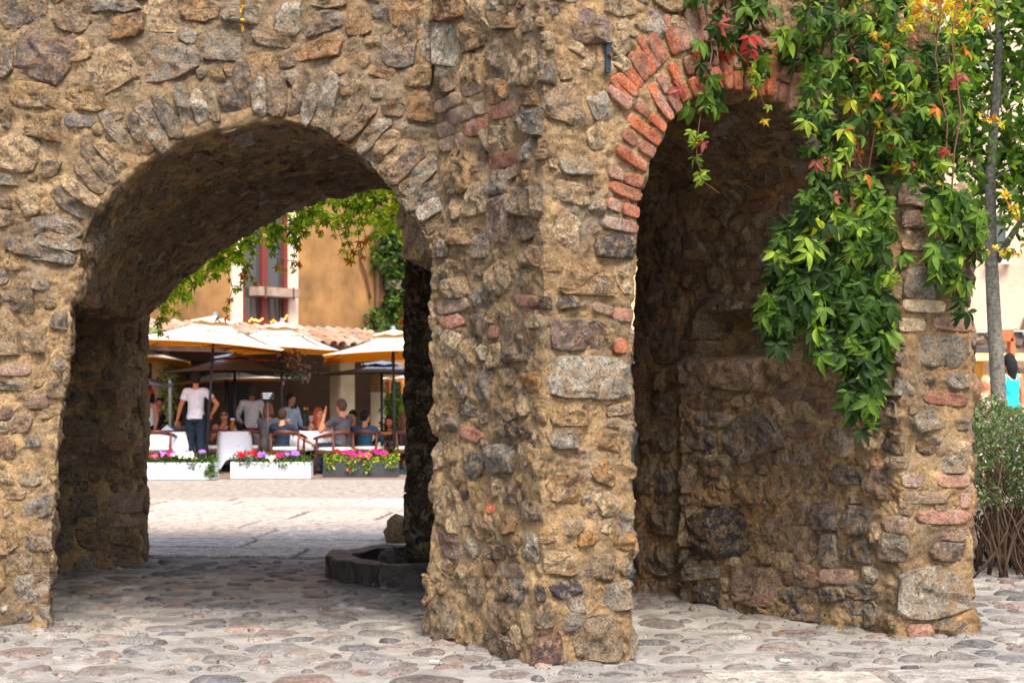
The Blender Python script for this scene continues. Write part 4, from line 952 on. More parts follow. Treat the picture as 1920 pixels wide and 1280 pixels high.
# --- flowering bush below it
BY = 12.4
bush = empty('flowering_bush', G(1880, 1090), 'bushy shrub with tiny pink flowers above bare brown stems at the right edge', 'shrub')
st = MB()
for k in range(150):
    x0 = random.uniform(1815, 2060); Y0 = random.uniform(11.9, 13.4); a = P(x0, YH+CH*FP/Y0, Y0); top = P(x0+random.gauss(10, 60), random.uniform(790, 930), Y0+random.uniform(-.3, .2))
    mid = a.lerp(top, .5)+Vector((random.gauss(0, .09), random.gauss(0, .08), 0)); st.tube(resample([a, a.lerp(mid, .5)+Vector((random.gauss(0, .05), 0, 0)), mid, mid.lerp(top, .5)+Vector((random.gauss(0, .05), 0, 0)), top], 7), [.012, .011, .009, .008, .006, .005, .004], 5)
localise(st.build('stems', material('brown_stems', lin((84, 64, 50)), .8, .3, 20), None, True), bush); 
def bushpt():
    while True:
        p = P(random.uniform(1800, 2080), random.uniform(735, 950), random.uniform(11.7, 13.2)); X = CX+FP*p.x/p.y; Y_ = YH-FP*(p.z-CH)/p.y
        lim = 752+14*math.sin(X*.05)+20*noise.noise(Vector((X*.03, 0, 0)))
        if Y_ < lim: continue
        if Y_ > 880 and (noise.noise(p*5) < -.05): continue
        if noise.noise(p*3.5) < -.4: continue
        return p
leaf_cloud([bushpt() for _ in range(14000)], .036, ['g', 'mg', 'g', 'lg', 'dg'], 'leaves', bush, M_SLEAF, cols=[(96, 112, 74), (74, 92, 58), (128, 138, 96), (84, 104, 70)])
leaf_cloud([bushpt()+Vector((0, -.12, .03)) for _ in range(1000)], .026, None, 'flowers', bush, M_SLEAF, cols=[(206, 160, 196), (190, 140, 186), (222, 190, 210)])
hd = MB(); pts = []
for _ in range(2600):
    p = P(random.uniform(1780, 2150), random.uniform(770, 1050), random.uniform(13.9, 14.9)); pts.append(p)
hedge = empty('dark_hedge', (4.6, 14.6, 0), 'dark dense hedge filling the gap behind the brown stems', 'hedge')
leaf_cloud(pts, .07, ['dg', 'dg', 'g'], 'leaves', hedge, M_SLEAF)

# dry leaf crumbs and grit blown against the feet of the piers
random.seed(9); V, F_, C_ = [], [], []
for k in range(420):
    if k % 3: x, y = random.uniform(-3.2, 4.5), random.uniform(7.3, 11.5)
    else: x, y = random.choice([(.3, 8.0), (-.2, 8.6), (2.5, 9.0), (2.0, 9.5), (-2.9, 9.3)]); x += random.gauss(0, .3); y += random.gauss(-.1, .2)
    s_ = random.uniform(.006, .018); z = gz(x, y)+.016; a = random.random()*6.28; n0 = len(V)
    V += [(x+math.cos(a)*s_, y+math.sin(a)*s_, z), (x-math.sin(a)*s_*.6, y+math.cos(a)*s_*.6, z+.006), (x-math.cos(a)*s_, y-math.sin(a)*s_, z+.003), (x+math.sin(a)*s_*.6, y-math.cos(a)*s_*.6, z), (x, y, z+.010)]
    F_ += [(n0, n0+1, n0+4), (n0+1, n0+2, n0+4), (n0+2, n0+3, n0+4), (n0+3, n0, n0+4)]; c = lin(random.choice([(96, 84, 72), (120, 96, 60), (70, 66, 62), (84, 84, 60), (110, 90, 64)])); C_ += [c]*5
me = bpy.data.meshes.new('ground_litter'); me.from_pydata(V, [], F_); me.update(); set_col(me, C_)
tag(link('ground_litter', me, None, M_SLEAF), 'scattered grit and dry leaf crumbs on the cobbles at the foot of the piers', 'litter', kind='stuff')
# ---------------------------------------------------------------- the restaurant across the square
random.seed(77)
M_OCHRE = material('ochre_plaster', lin((140, 104, 64)), .9, .5, 1.1, .006, 12)
M_CREAM = material('cream_stucco', lin((224, 206, 186)), .9, .08, 1.2, .01, 9)
M_WSTONE = material('pale_window_stone', lin((206, 186, 170)), .85, .08, 2, .004, 20)
M_MAROON = material('maroon_painted_wood', lin((110, 50, 44)), .5, .15, 6)
M_GLASS = bpy.data.materials.new('dark_window_glass'); M_GLASS.use_nodes = True; _b = M_GLASS.node_tree.nodes['Principled BSDF']
_b.inputs['Base Color'].default_value = (.05, .06, .07, 1); _b.inputs['Roughness'].default_value = .08; _b.inputs['Specular IOR Level'].default_value = .8
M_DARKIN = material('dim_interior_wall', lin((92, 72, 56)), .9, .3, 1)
M_BLACK = material('black_opening', lin((30, 32, 32)), .6, .2, 2)
M_WOODGREY = material('weathered_board', lin((150, 128, 114)), .85, .3, 6)
M_WOOD = material('dark_red_wood', lin((92, 48, 36)), .45, .25, 5)
M_BEAM = material('brown_beam', lin((92, 66, 50)), .8, .3, 3)
M_TILES = [material('clay_tile_%s' % nm, lin(c), .85, .25, 9) for nm, c in (('pink', (172, 122, 100)), ('grey', (130, 114, 102)), ('brown', (146, 104, 84)), ('pale', (152, 134, 120)))]
FW = planeY((-7.39, 30), (-2.44, 36)); NW = FW.n if FW.n.y < 0 else -FW.n; UW = FW.d
def W(s, z, out=0): # along the facade, height, distance in front of it
    p = FW.a+UW*s+NW*out; p.z = z; return p
def s_of(px, py=600): return (FW(px, py)-FW.a).dot(UW)
RZW = math.atan2(UW.y, UW.x)
def wbox(mb, s0, s1, z0, z1, o0, o1, mi=0): mb.box((W((s0+s1)/2, (z0+z1)/2, (o0+o1)/2)), (s1-s0, o1-o0, z1-z0), rz=RZW, mi=mi)
house = empty('restaurant_building', W(3, 0), 'ochre plastered building with tall maroon window above a clay tile canopy', 'building')
def hp(mb, name, mat, bevel=0, smooth=False): o = mb.build(name, mat, None, smooth, bevel); localise(o, house); return o
wl, wr = s_of(432), s_of(556); zt = 6.2
ZR = 2.9
for a_ in ((-14, wl, ZR-.3, 10, -.3, 0), (wr, s_of(712), ZR-.3, 10, -.3, 0), (wl+.003, wr-.003, zt, 10, -.3, -.003), (s_of(712)+.002, 16, ZR-1.4, 10, -.3, .06)):
    m = MB(); wbox(m, *a_); hp(m, 'wall', M_OCHRE)
zb = FW(495, 609).z
fl, fr = s_of(452), s_of(538)
for (a, b_) in ((wl, fl), (fr, wr)):
    for k, (z0, z1) in enumerate(((zb, FW(a and 440, 537).z), (FW(440, 537).z, FW(440, 480).z), (FW(440, 480).z, zt))):
        m = MB(); wbox(m, a, b_, z0+.008, z1-.008, -.1, .07); hp(m, 'window_stone', M_WSTONE, .01)
wn = MB(); wbox(wn, fl+.02, fr-.02, zb, zt, -.12, -.08); win = hp(wn, 'window', M_GLASS)
def sub(mb, name, mat, par, bevel=0):
    o = mb.build(name, mat, None, False, bevel); o.parent = par; o.matrix_parent_inverse = Matrix.Identity(4); return o
fm_ = (fl+fr)/2; wd = .10
for a_ in ((fl, fl+wd, zb, zt, -.12, .02), (fr-wd, fr, zb, zt, -.12, .02), (fm_-wd*.8, fm_+wd*.8, zb, zt, -.12, .022), (fl+wd, fr-wd, zb, zb+.12, -.12, .018)):
    m = MB(); wbox(m, *a_); sub(m, 'frame', M_MAROON, win)
for k in range(6):
    s_ = fl+wd+.12+(fr-fl-2*wd-.2)*k/5
    if abs(s_-fm_) < wd: continue
    m = MB(); m.tube([W(s_, zb+.1, .0), W(s_, FW(495, 560).z, .0)], .012, 6); sub(m, 'bar', M_BEAM, win)
zp0, zp1 = FW(500, 557).z, FW(500, 540).z
m = MB(); wbox(m, fl+.2, fr+.1, zp0, zp1, .02, .32); pb = hp(m, 'window_planter', M_WOODGREY, .01)
for k, s_ in enumerate((fl+.4, fr-.1)):
    m = MB(); wbox(m, s_-.02, s_+.02, zp0-.05, zp1+.02, .325, .34); sub(m, 'strap', M_BEAM, pb)
m = MB()
M_BULB = bpy.data.materials.new('warm_bulb'); M_BULB.use_nodes = True; _b = M_BULB.node_tree.nodes['Principled BSDF']; _b.inputs['Emission Color'].default_value = (1, .35, .06, 1); _b.inputs['Emission Strength'].default_value = 2.5; _b.inputs['Base Color'].default_value = (.5, .2, .05, 1)
for k, (px, py) in enumerate(((461, 602), (465, 598), (469, 600), (473, 600), (477, 602), (481, 601), (485, 598), (502, 604), (506, 601), (510, 604), (522, 604), (525, 600), (528, 597), (531, 592))):
    m = MB(); p = FW(px, py)+NW*.12; m.ball(p, .022, 6, 4); hp(m, 'fairy_light', M_BULB)
# tile canopy
s0, s1 = s_of(205), s_of(700); nc = int((s1-s0)/.30); pitch = (s1-s0)/nc
T = []
for mi_ in range(4):
    m = MB(); K = 6; r = .125; L_ = .46
    vs_ = []
    for j in range(2):
        rr = r*(1-.16*(1-j)); 
        for k in range(K+1):
            t = math.pi*k/K; vs_.append((math.cos(t)*rr, -L_*j, math.sin(t)*rr*.85))
    for j in range(2):
        rr = r*(1-.16*(1-j))-.016
        for k in range(K+1):
            t = math.pi*k/K; vs_.append((math.cos(t)*rr, -L_*j, math.sin(t)*rr*.85))
    n_ = K+1; fs = [(k, k+1, n_+k+1, n_+k) for k in range(K)]+[(2*n_+k+1, 2*n_+k, 3*n_+k, 3*n_+k+1) for k in range(K)]+[(n_+k, n_+k+1, 3*n_+k+1, 3*n_+k) for k in range(K)]
    m.add(vs_, fs); me = m.mesh('roof_tile'); me.materials.append(M_TILES[mi_]); me.shade_smooth(); T.append(me)
tl_ = math.radians(19); bas = Matrix((UW, -NW, Vector((0, 0, 1)))).transposed()
inv = (Matrix.Translation(house.location)).inverted()
for c in range(nc+1):
    for r_ in range(3):
        o = bpy.data.objects.new('roof_tile', random.choice(T)); COL.objects.link(o); o.parent = house
        d = .05+r_*.36
        p = W(s0+c*pitch, ZR+.03-d*math.tan(tl_)+random.uniform(-.01, .01), d)
        o.matrix_basis = inv@(Matrix.Translation(p)@bas.to_4x4()@Matrix.Rotation(tl_, 4, 'X')@Matrix.Rotation(random.gauss(0, .04), 4, 'Z'))
m = MB(); vs_ = [W(s0-.2, ZR+.02, 0), W(s1+.2, ZR+.02, 0), W(s1+.2, ZR+.02-1.12*math.tan(tl_), 1.12), W(s0-.2, ZR+.02-1.12*math.tan(tl_), 1.12)]
m.add(vs_+[v-Vector((0, 0, .06)) for v in vs_], [(0, 1, 2, 3), (7, 6, 5, 4), (0, 4, 5, 1), (1, 5, 6, 2), (2, 6, 7, 3), (3, 7, 4, 0)]); hp(m, 'canopy_deck', M_BEAM)
zE = ZR-.09-1.05*math.tan(tl_)
m = MB(); wbox(m, s0-.2, s1+.2, zE-.14, zE, .95, 1.08); hp(m, 'eave_beam', M_BEAM)
# porch: ground floor set back, dim
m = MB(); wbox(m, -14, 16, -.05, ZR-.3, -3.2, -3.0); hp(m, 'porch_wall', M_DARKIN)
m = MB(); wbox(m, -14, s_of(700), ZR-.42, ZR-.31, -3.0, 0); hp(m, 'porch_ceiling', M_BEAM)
M_COLM = material('beige_column_plaster', lin((176, 152, 122)), .9, .2, 2)
m = MB(); wbox(m, s_of(634), s_of(664), -.05, ZR-.3, -.3, .05); hp(m, 'column', M_COLM, .03)
m = MB(); wbox(m, s_of(300), s_of(318), -.05, ZR-.3, -.3, .0); hp(m, 'column', M_COLM, .03)
def door(px0, px1, zt_, mat):
    m = MB(); wbox(m, s_of(px0), s_of(px1), 0, zt_, -3.0, -2.94); d = hp(m, 'doorway', mat); return d
door(588, 630, 2.3, M_BLACK); door(512, 545, 2.2, M_BLACK); door(345, 395, 2.2, M_BLACK)
for px in (546, 552, 566):
    m = MB(); wbox(m, s_of(px)-.14, s_of(px)+.14, 1.55, 1.8, -2.99, -2.95); hp(m, 'wall_picture', material('dark_frame', lin((60, 44, 36)), .6, .3, 9))
m = MB(); wbox(m, s_of(712), s_of(800), -.05, 1.5, -.3, .05); hp(m, 'lower_wall', material('worn_cream_plaster', lin((206, 184, 156)), .9, .2, 2))
m = MB(); wbox(m, s_of(724), s_of(746), .9, 1.75, .05, .10); dr = hp(m, 'side_window', M_BLACK)
M_OW = material('orange_wood', lin((190, 104, 50)), .6, .2, 4)
for a_, b_ in ((722, 725), (745, 748)):
    m = MB(); wbox(m, s_of(a_), s_of(b_), .85, 1.8, .05, .14); sub(m, 'frame', M_OW, dr)
m = MB(); m.tube([W(s_of(702), ZR-.2, .1), W(s_of(702), 8, .1)], .06, 8); hp(m, 'drainpipe', M_BEAM)
m = MB(); wbox(m, s_of(745), s_of(765), FW(750, 525).z, FW(750, 470).z, .07, .10); hp(m, 'shuttered_window', M_BLACK)
m = MB(); wbox(m, s_of(716), s_of(770), FW(740, 545).z, FW(740, 528).z, .07, .40); hp(m, 'window_planter', M_WOODGREY, .01)
# ivy
ivy = empty('wall_ivy', W(s_of(730), 2), 'dark ivy climbing the ochre wall beside the drainpipe', 'climbing plant')
m = MB()
for pth in ([(705, 640), (700, 600), (712, 560), (708, 520), (716, 470), (722, 400)], [(690, 560), (684, 520), (672, 490), (670, 460)], [(715, 560), (740, 550), (765, 560)]):
    m.tube(resample([FW(x, y)+NW*.08 for x, y in pth], 8), .03, 6)
o = m.build('stem', M_STEM, None, True); localise(o, ivy); o['kind'] = 'stuff'
pts = []
IV = [((700, 765), (400, 470), 1000), ((708, 745), (470, 620), 1200), ((735, 768), (480, 540), 350), ((735, 765), (545, 590), 250), ((680, 712), (580, 625), 200), ((688, 700), (440, 510), 160), ((712, 735), (720, 770), 100), ((715, 770), (745, 800), 500)]
for (xr, yr, n) in IV:
    for _ in range(n):
        x, y = random.uniform(*xr), random.uniform(*yr)
        if noise.noise(Vector((x*.06, y*.06, 1))) < -.12: continue
        pts.append(FW(x, y)+NW*random.uniform(.08, .5))
leaf_cloud(pts, .15, ['dg', 'g', 'g', 'mg', 'dg'], 'leaves', ivy, M_SLEAF)
gar = empty('porch_shrub', P(750, 900, 30), 'light green shrub growing beside the terrace under the umbrellas', 'shrub')
leaf_cloud([P(random.gauss(748, 14), random.uniform(745, 850), 30.5+random.uniform(-.5, .5)) for _ in range(900)], .12, ['mg', 'lg', 'g'], 'leaves', gar, M_SLEAF)
g2 = empty('climbing_white_jasmine', P(325, 900, 31), 'climbing plant with cream leaves on the pole at the left of the terrace', 'climbing plant')
leaf_cloud([P(random.gauss(316, 9), random.uniform(690, 800), 30+random.uniform(-.3, .3)) for _ in range(320)]+[P(random.uniform(270, 300), random.uniform(612, 635), 28.5) for _ in range(60)], .13, None, 'leaves', g2, M_SLEAF, cols=[(150, 160, 90), (190, 190, 130), (90, 120, 60)])
hb = empty('hanging_flower_basket', P(555, 680, 29.2), 'hanging basket of grey green foliage with pink flowers between the umbrellas', 'hanging basket')
def blob(cx, cy, Y, rx, ry, n): return [P(cx+random.gauss(0, rx), cy+random.gauss(0, ry), Y+random.gauss(0, .12)) for _ in range(n)]
leaf_cloud(blob(550, 678, 28.4, 11, 9, 260)+blob(557, 700, 28.4, 12, 5, 120), .10, None, 'foliage', hb, M_SLEAF, cols=[(120, 140, 120), (90, 110, 90), (150, 160, 140)])
leaf_cloud(blob(552, 682, 28.2, 13, 11, 26), .09, None, 'flowers', hb, M_SLEAF, cols=[(196, 96, 180)])
m = MB(); m.ball(P(552, 684, 28.4), .2, 8, 6, sc=(1, 1, .7)); m.tube([P(552, 678, 28.4), P(552, 640, 28.4)], .01, 5); localise(m.build('basket', M_BEAM), hb)['kind'] = 'stuff'
# terrace floor
tf = MB(); tf.box((-5.0, 29.5, -.02), (12, 7.6, .05)); tag(tf.build('terrace_floor', material('terrace_paving', lin((120, 104, 92)), .9, .2, 3)), kind='structure')

# ---------------------------------------------------------------- umbrellas
M_CANV = bpy.data.materials.new('cream_canvas'); M_CANV.use_nodes = True
def canvas(m, c, under, tr=.25):
    t = m.node_tree; n = t.nodes; L = t.links; b = n['Principled BSDF']; geo = n.new('ShaderNodeNewGeometry'); mx = n.new('ShaderNodeMix'); mx.data_type = 'RGBA'
    mx.inputs[6].default_value = (*lin(c), 1); mx.inputs[7].default_value = (*lin(under), 1); b.inputs['Roughness'].default_value = .85
    b.inputs['Base Color'].default_value = (*lin(c), 1)
    tl = n.new('ShaderNodeBsdfTranslucent'); tl.inputs[0].default_value = (*lin(under), 1); ms = n.new('ShaderNodeMixShader'); ms.inputs[0].default_value = tr
    L.new(b.outputs[0], ms.inputs[1]); L.new(tl.outputs[0], ms.inputs[2]); L.new(ms.outputs[0], n['Material Output'].inputs[0]); return m
canvas(M_CANV, (212, 202, 182), (250, 190, 100), .12)
M_UNDER = canvas(bpy.data.materials.new('orange_canvas_lining') if False else (lambda m: (setattr(m, 'use_nodes', True), m)[1])(bpy.data.materials.new('orange_canvas_lining')), (255, 184, 60), (255, 196, 70), .8)
M_GCANV = canvas((lambda m: (setattr(m, 'use_nodes', True), m)[1])(bpy.data.materials.new('charcoal_canvas')), (104, 116, 136), (60, 50, 44), .02)
M_GUND = material('brown_canvas_lining', lin((64, 50, 42)), .9, .1, 3)
M_POLE = material('dark_metal_pole', lin((62, 60, 64)), .4, .1, 10, metal=.4)
M_CAP = material('grey_plastic_cap', lin((128, 142, 158)), .5, .1, 10)
M_INK = material('green_print', lin((84, 120, 92)), .8, .05, 5); M_INKO = material('orange_print', lin((232, 128, 20)), .8, .05, 5)
def text_mesh(txt, size, mat, name='lettering'):
    cu = bpy.data.curves.new('t', 'FONT'); cu.body = txt; cu.size = size; cu.shear = .35; cu.align_x = 'CENTER'; cu.align_y = 'CENTER'; cu.offset = size*.03; cu.extrude = .001; cu.resolution_u = 3
    o = bpy.data.objects.new('t', cu); COL.objects.link(o); dg = bpy.context.evaluated_depsgraph_get(); dg.update()
    me = bpy.data.meshes.new_from_object(o.evaluated_get(dg)); bpy.data.objects.remove(o); me.materials.clear(); me.materials.append(mat); me.name = name; return me
TXT = text_mesh('Tapeo Celaya', .15, M_INK); TXTO = text_mesh('Tapeo Celaya', .2, M_INKO)
def umbrella(px, py, Y, half, rise, label, dark=False, tilt=0, rot=.15, foot=890, text=True, group='parasols over the restaurant terrace', lean=0, base=True, tx=0):
    ap = P(px, py, Y); foot_z = .0
    root = empty('parasol', (ap.x, ap.y, 0), label, 'parasol', group)
    top = ap.z; edge = top-rise; T_ = Matrix.Translation((0, 0, edge))@Matrix.Rotation(tilt, 4, 'Y')@Matrix.Rotation(-tx, 4, 'X')@Matrix.Translation((0, 0, -edge))@Matrix.Rotation(rot, 4, 'Z')
    def ob(mb, name, mat, smooth=False):
        o = mb.build(name, mat, root, smooth); o.data.transform(T_); return o
    cor = [Vector((a*half, b*half, edge)) for a, b in ((-1, -1), (1, -1), (1, 1), (-1, 1))]; mats = (M_GCANV, M_GUND) if dark else (M_CANV, M_UNDER)
    # each of the four panels sags a little towards the middle of its edge
    for side in (0, 1):
        m = MB(); K = 8; base_ = [];
        for q in range(4):
            a, b_ = cor[q], cor[(q+1) % 4]
            rows = []
            for j in range(5):
                f_ = .06+.94*j/4; row = []
                for i in range(K+1):
                    t = i/K; e = a.lerp(b_, t); p = Vector((0, 0, top)).lerp(e, f_); sag = math.sin(math.pi*t)*.10*f_*f_; p.x *= 1-sag*.35; p.y *= 1-sag*.35; p.z += sag*.5-.05*math.sin(math.pi*f_)
                    if side: p.z -= .012
                    row.append(p)
                rows.append(row)
            n0 = len(m.v); m.add([p for r_ in rows for p in r_], [(j*(K+1)+i, j*(K+1)+i+1, (j+1)*(K+1)+i+1, (j+1)*(K+1)+i) for j in range(4) for i in range(K)])
        ob(m, 'canopy' if side == 0 else 'canopy_lining', mats[side], True)
    m = MB(); h2 = half*.30; z2 = top-rise*.22
    vs_ = [(0, 0, top+.03)]
    for q in range(16):
        t = 2*math.pi*q/16+math.pi/4; r_ = h2*(1.25 if q % 4 == 0 else (1.0 if q % 2 == 0 else 1.08)); vs_.append((math.cos(t)*r_, math.sin(t)*r_, z2+(.03 if q % 2 else 0)))
    m.add(vs_, [(0, 1+q, 1+(q+1) % 16) for q in range(16)]); ob(m, 'vent_flap', mats[0], True)
    m = MB(); m.tube([(0, 0, top), (0, 0, top+.09)], [.045, .038], 10); ob(m, 'cap', M_CAP)
    for q in range(8):
        t = math.pi/4*q+math.pi/4; e = Vector((math.cos(t), math.sin(t), 0))*half*(1.36 if q % 2 == 0 else .93); m = MB()
        m.tube([Vector((0, 0, top-.06)), Vector((e.x, e.y, edge+.0))], .012, 5); ob(m, 'rib', M_POLE)
    L_ = MB(); a = Vector((0, 0, top)); a = T_@a; b_ = Vector((lean, 0, 0)); L_.tube([b_, a], .026, 10); L_.build('pole', M_POLE, root, True)
    m = MB(); m.box((lean, 0, .04), (.5, .5, .08)); m.build('base', M_IRON, root, bevel=.01)
    if text:
        me = TXTO if dark else TXT
        o = bpy.data.objects.new('lettering', me); COL.objects.link(o); o.parent = root
        # printed on the front panel (y = -half side), right of its middle
        f_ = .70 if not dark else .6; n_ = Vector((0, -rise, -half)).cross(Vector((1, 0, 0))).normalized(); n_ = n_ if n_.z > 0 else -n_
        up_ = Vector((0, half, rise)).normalized(); n_ = Vector((1, 0, 0)).cross(up_)
        pos = Vector((half*.22, -half*f_, top-rise*f_+.02))+n_*.085
        o.matrix_basis = T_@(Matrix.Translation(pos)@Matrix((Vector((1, 0, 0)), up_, n_)).transposed().to_4x4())
    return root
umbrella(399, 594, 27.4, 1.39, .56, 'big cream parasol with swash lettering, leftmost of the three front parasols', tilt=R(4), rot=.06, lean=-.14, tx=R(.6))
umbrella(527, 605, 28.4, 1.20, .56, 'cream parasol with swash lettering in the middle of the front row', tilt=R(1.5), rot=-.12, tx=R(1.5))
umbrella(739, 620, 27.4, 1.31, .50, 'cream parasol with orange lining just left of the black wet pier', tilt=R(-2), rot=.12, tx=R(2.2))
umbrella(258, 645, 29.5, 1.05, .34, 'cream parasol half hidden behind the left stone pier', tilt=R(3), rot=.2, text=False, tx=R(3))
umbrella(440, 664, 29.3, 1.30, .38, 'charcoal parasol with orange lettering under the two cream parasols', dark=True, rot=.1)
umbrella(425, 690, 32, 1.25, .30, 'low cream parasol farthest back beneath the charcoal one', rot=.25, tilt=R(-3))
umbrella(716, 679, 29.2, 1.3, .26, 'charcoal parasol behind the right front cream parasol', dark=True, rot=.2, text=False)
umbrella(785, 690, 32, .8, .25, 'small orange lined parasol at the far right of the terrace', rot=.1, text=False)
umbrella(250, 695, 27.5, .8, .30, 'charcoal parasol low behind the left stone pier', dark=True, rot=.1, text=False)
pl_ = MB(); pl_.tube([P(319, 712, 29), P(319, 860, 29)], .03, 8); tag(pl_.build('white_post', material('white_metal', lin((210, 214, 222)), .4, .05)), 'slim white post standing left of the man in the white polo shirt', 'post')

# ---------------------------------------------------------------- planters
M_PWHITE = material('white_planter_paint', lin((204, 208, 214)), .45, .04, 2); M_PDARK = material('dark_planter_paint', lin((60, 60, 64)), .5, .1, 3); M_SOIL = material('potting_soil', lin((60, 44, 34)), .95, .3, 20)
M_PETAL = leaf_mat('petal', .25, .6)
def planter(x0, x1, yb, ht, mat, label, fl_, keys, trail):
    Y = CH*FP/(yb-YH); a, b_ = P(x0, yb, Y), P(x1, yb, Y); cx = (a.x+b_.x)/2; w_ = b_.x-a.x; h_ = ht/FP*Y
    r_ = empty('flower_planter', (cx, Y+.18, 0), label, 'planter', 'flower troughs edging the terrace')
    t = .02; D = .36
    for c, d in (((0, -D/2+t/2, h_/2+.01), (w_, t, h_)), ((0, D/2-t/2, h_/2+.01), (w_, t, h_)), ((-w_/2+t/2, 0, h_/2+.01), (t, D-2*t, h_)), ((w_/2-t/2, 0, h_/2+.01), (t, D-2*t, h_)), ((0, 0, .03), (w_-2*t, D-2*t, .04))): MB().box(c, d).build('side_panel', mat, r_, bevel=.004)
    m = MB(); m.box((0, 0, h_-.03), (w_-.05, D-.05, .03)); m.build('soil', M_SOIL, r_)
    pts = [Vector((cx+random.uniform(-w_/2, w_/2), Y+.18+random.uniform(-.2, .17), h_+abs(random.gauss(0, .075))+.05*noise.noise(Vector((random.random()*9, 0, 0))))) for _ in range(1100)]
    for tx, L_ in trail:
        for k in range(int(60*L_/.15)): pts.append(Vector((cx+tx*w_/2+random.gauss(0, .05), Y-.03+random.gauss(0, .02), h_-random.random()*L_)))
    leaf_cloud(pts, .055, keys, 'leaves', r_, M_SLEAF)
    for (fx, fz, rad, n, c) in fl_:
        V, F_, C_ = [], [], []
        for _ in range(n):
            p = Vector((cx+fx*w_/2+random.gauss(0, rad), Y+.06+random.gauss(0, .07), h_+fz+random.gauss(0, rad*.45))); n0 = len(V)
            s_ = random.uniform(.022, .034); M_ = Euler((random.uniform(.5, 1.6), random.uniform(-.6, .6), random.uniform(-.6, .6))).to_matrix(); K = 10
            V += [tuple(p+M_@Vector((0, 0, -.008)))]+[tuple(p+M_@Vector((math.cos(6.283*i/K)*s_*(1 if i % 2 else .72), math.sin(6.283*i/K)*s_*(1 if i % 2 else .72), .006))) for i in range(K)]
            F_ += [(n0, n0+1+i, n0+1+(i+1) % K) for i in range(K)]; cc = lin(c); v_ = random.uniform(.8, 1.2); C_ += [tuple(min(1, x*v_) for x in cc)]*(K+1)
        me = bpy.data.meshes.new('flower_cluster'); me.from_pydata(V, [], F_); me.update(); set_col(me, C_); o = link('flower_cluster', me, None, M_PETAL); localise(o, r_); o['kind'] = 'stuff'
    return r_
MG, RD, LV, WH, PK = (226, 34, 140), (190, 20, 40), (176, 120, 216), (240, 236, 226), (240, 90, 150)
planter(232, 403, 900, 32, M_PWHITE, 'white flower trough with pink and white flowers beside the left pier', [(-.15, .17, .05, 10, LV), (.0, .16, .04, 12, MG), (.1, .14, .04, 10, WH), (.3, .14, .05, 16, WH), (.72, .20, .03, 10, LV), (.46, .12, .06, 12, WH), (-.3, .12, .05, 9, PK), (-.6, .15, .06, 10, RD)], ['dg', 'g', 'mg', 'g'], [(.9, .2), (.95, .22), (.5, .08)])
planter(432, 582, 898, 31, M_PWHITE, 'white flower trough with red and lilac flowers, middle one', [(-.72, .13, .05, 22, RD), (-.4, .17, .06, 18, RD), (-.25, .16, .03, 8, LV), (-.15, .13, .04, 14, LV), (.02, .08, .05, 22, WH), (.25, .12, .05, 14, MG), (.6, .16, .05, 22, LV), (.45, .14, .04, 6, LV)], ['dg', 'g', 'mg', 'g'], [(-.6, .06), (.3, .08), (-.2, .05)])
planter(605, 746, 895, 28, M_PDARK, 'dark flower trough with magenta flowers spilling over, right one', [(-.6, .2, .03, 7, RD), (-.35, .17, .06, 16, MG), (.0, .16, .06, 12, MG), (.2, .14, .06, 12, PK), (.6, .17, .06, 14, MG), (-.3, -.12, .04, 9, MG), (.25, -.12, .03, 5, MG), (-.1, .1, .08, 12, MG), (.35, .22, .04, 5, MG)], ['g', 'mg', 'lg', 'lg', 'y'], [(-.8, .1), (-.25, .14), (.2, .15), (.85, .1)])
# ---------------------------------------------------------------- people
random.seed(5)
def flatm(name, c, rough=.8, var=.12, sc=6): return material(name, lin(c), rough, var, sc)
SK = {}
def skin(c):
    if c not in SK: SK[c] = flatm('skin_%d' % len(SK), c, .55, .06, 12); SK[c].node_tree.nodes['Principled BSDF'].inputs['Subsurface Weight'].default_value = .05
    return SK[c]
CM = {}
def cloth(c):
    if c not in CM: CM[c] = flatm('cloth_%d' % len(CM), c, .85, .15, 14)
    return CM[c]
def remesh(parts, vox, sm=2):
    me = voxel_union(parts, vox); bm = bmesh.new(); bm.from_mesh(me)
    for _ in range(sm): bmesh.ops.smooth_vert(bm, verts=bm.verts, factor=.5, use_axis_x=True, use_axis_y=True, use_axis_z=True)
    bm.to_mesh(me); bm.free(); me.shade_smooth(); return me
def folds(me):
    bmf = bmesh.new(); bmf.from_mesh(me); bmf.normal_update(); o_ = Vector((random.random()*9, 0, 0))
    for v in bmf.verts: v.co += v.normal*(.012*(noise.noise(Vector((v.co.x*9, v.co.y*9, v.co.z*16+3*v.co.x))+o_)))
    bmf.to_mesh(me); bmf.free(); me.shade_smooth(); return me
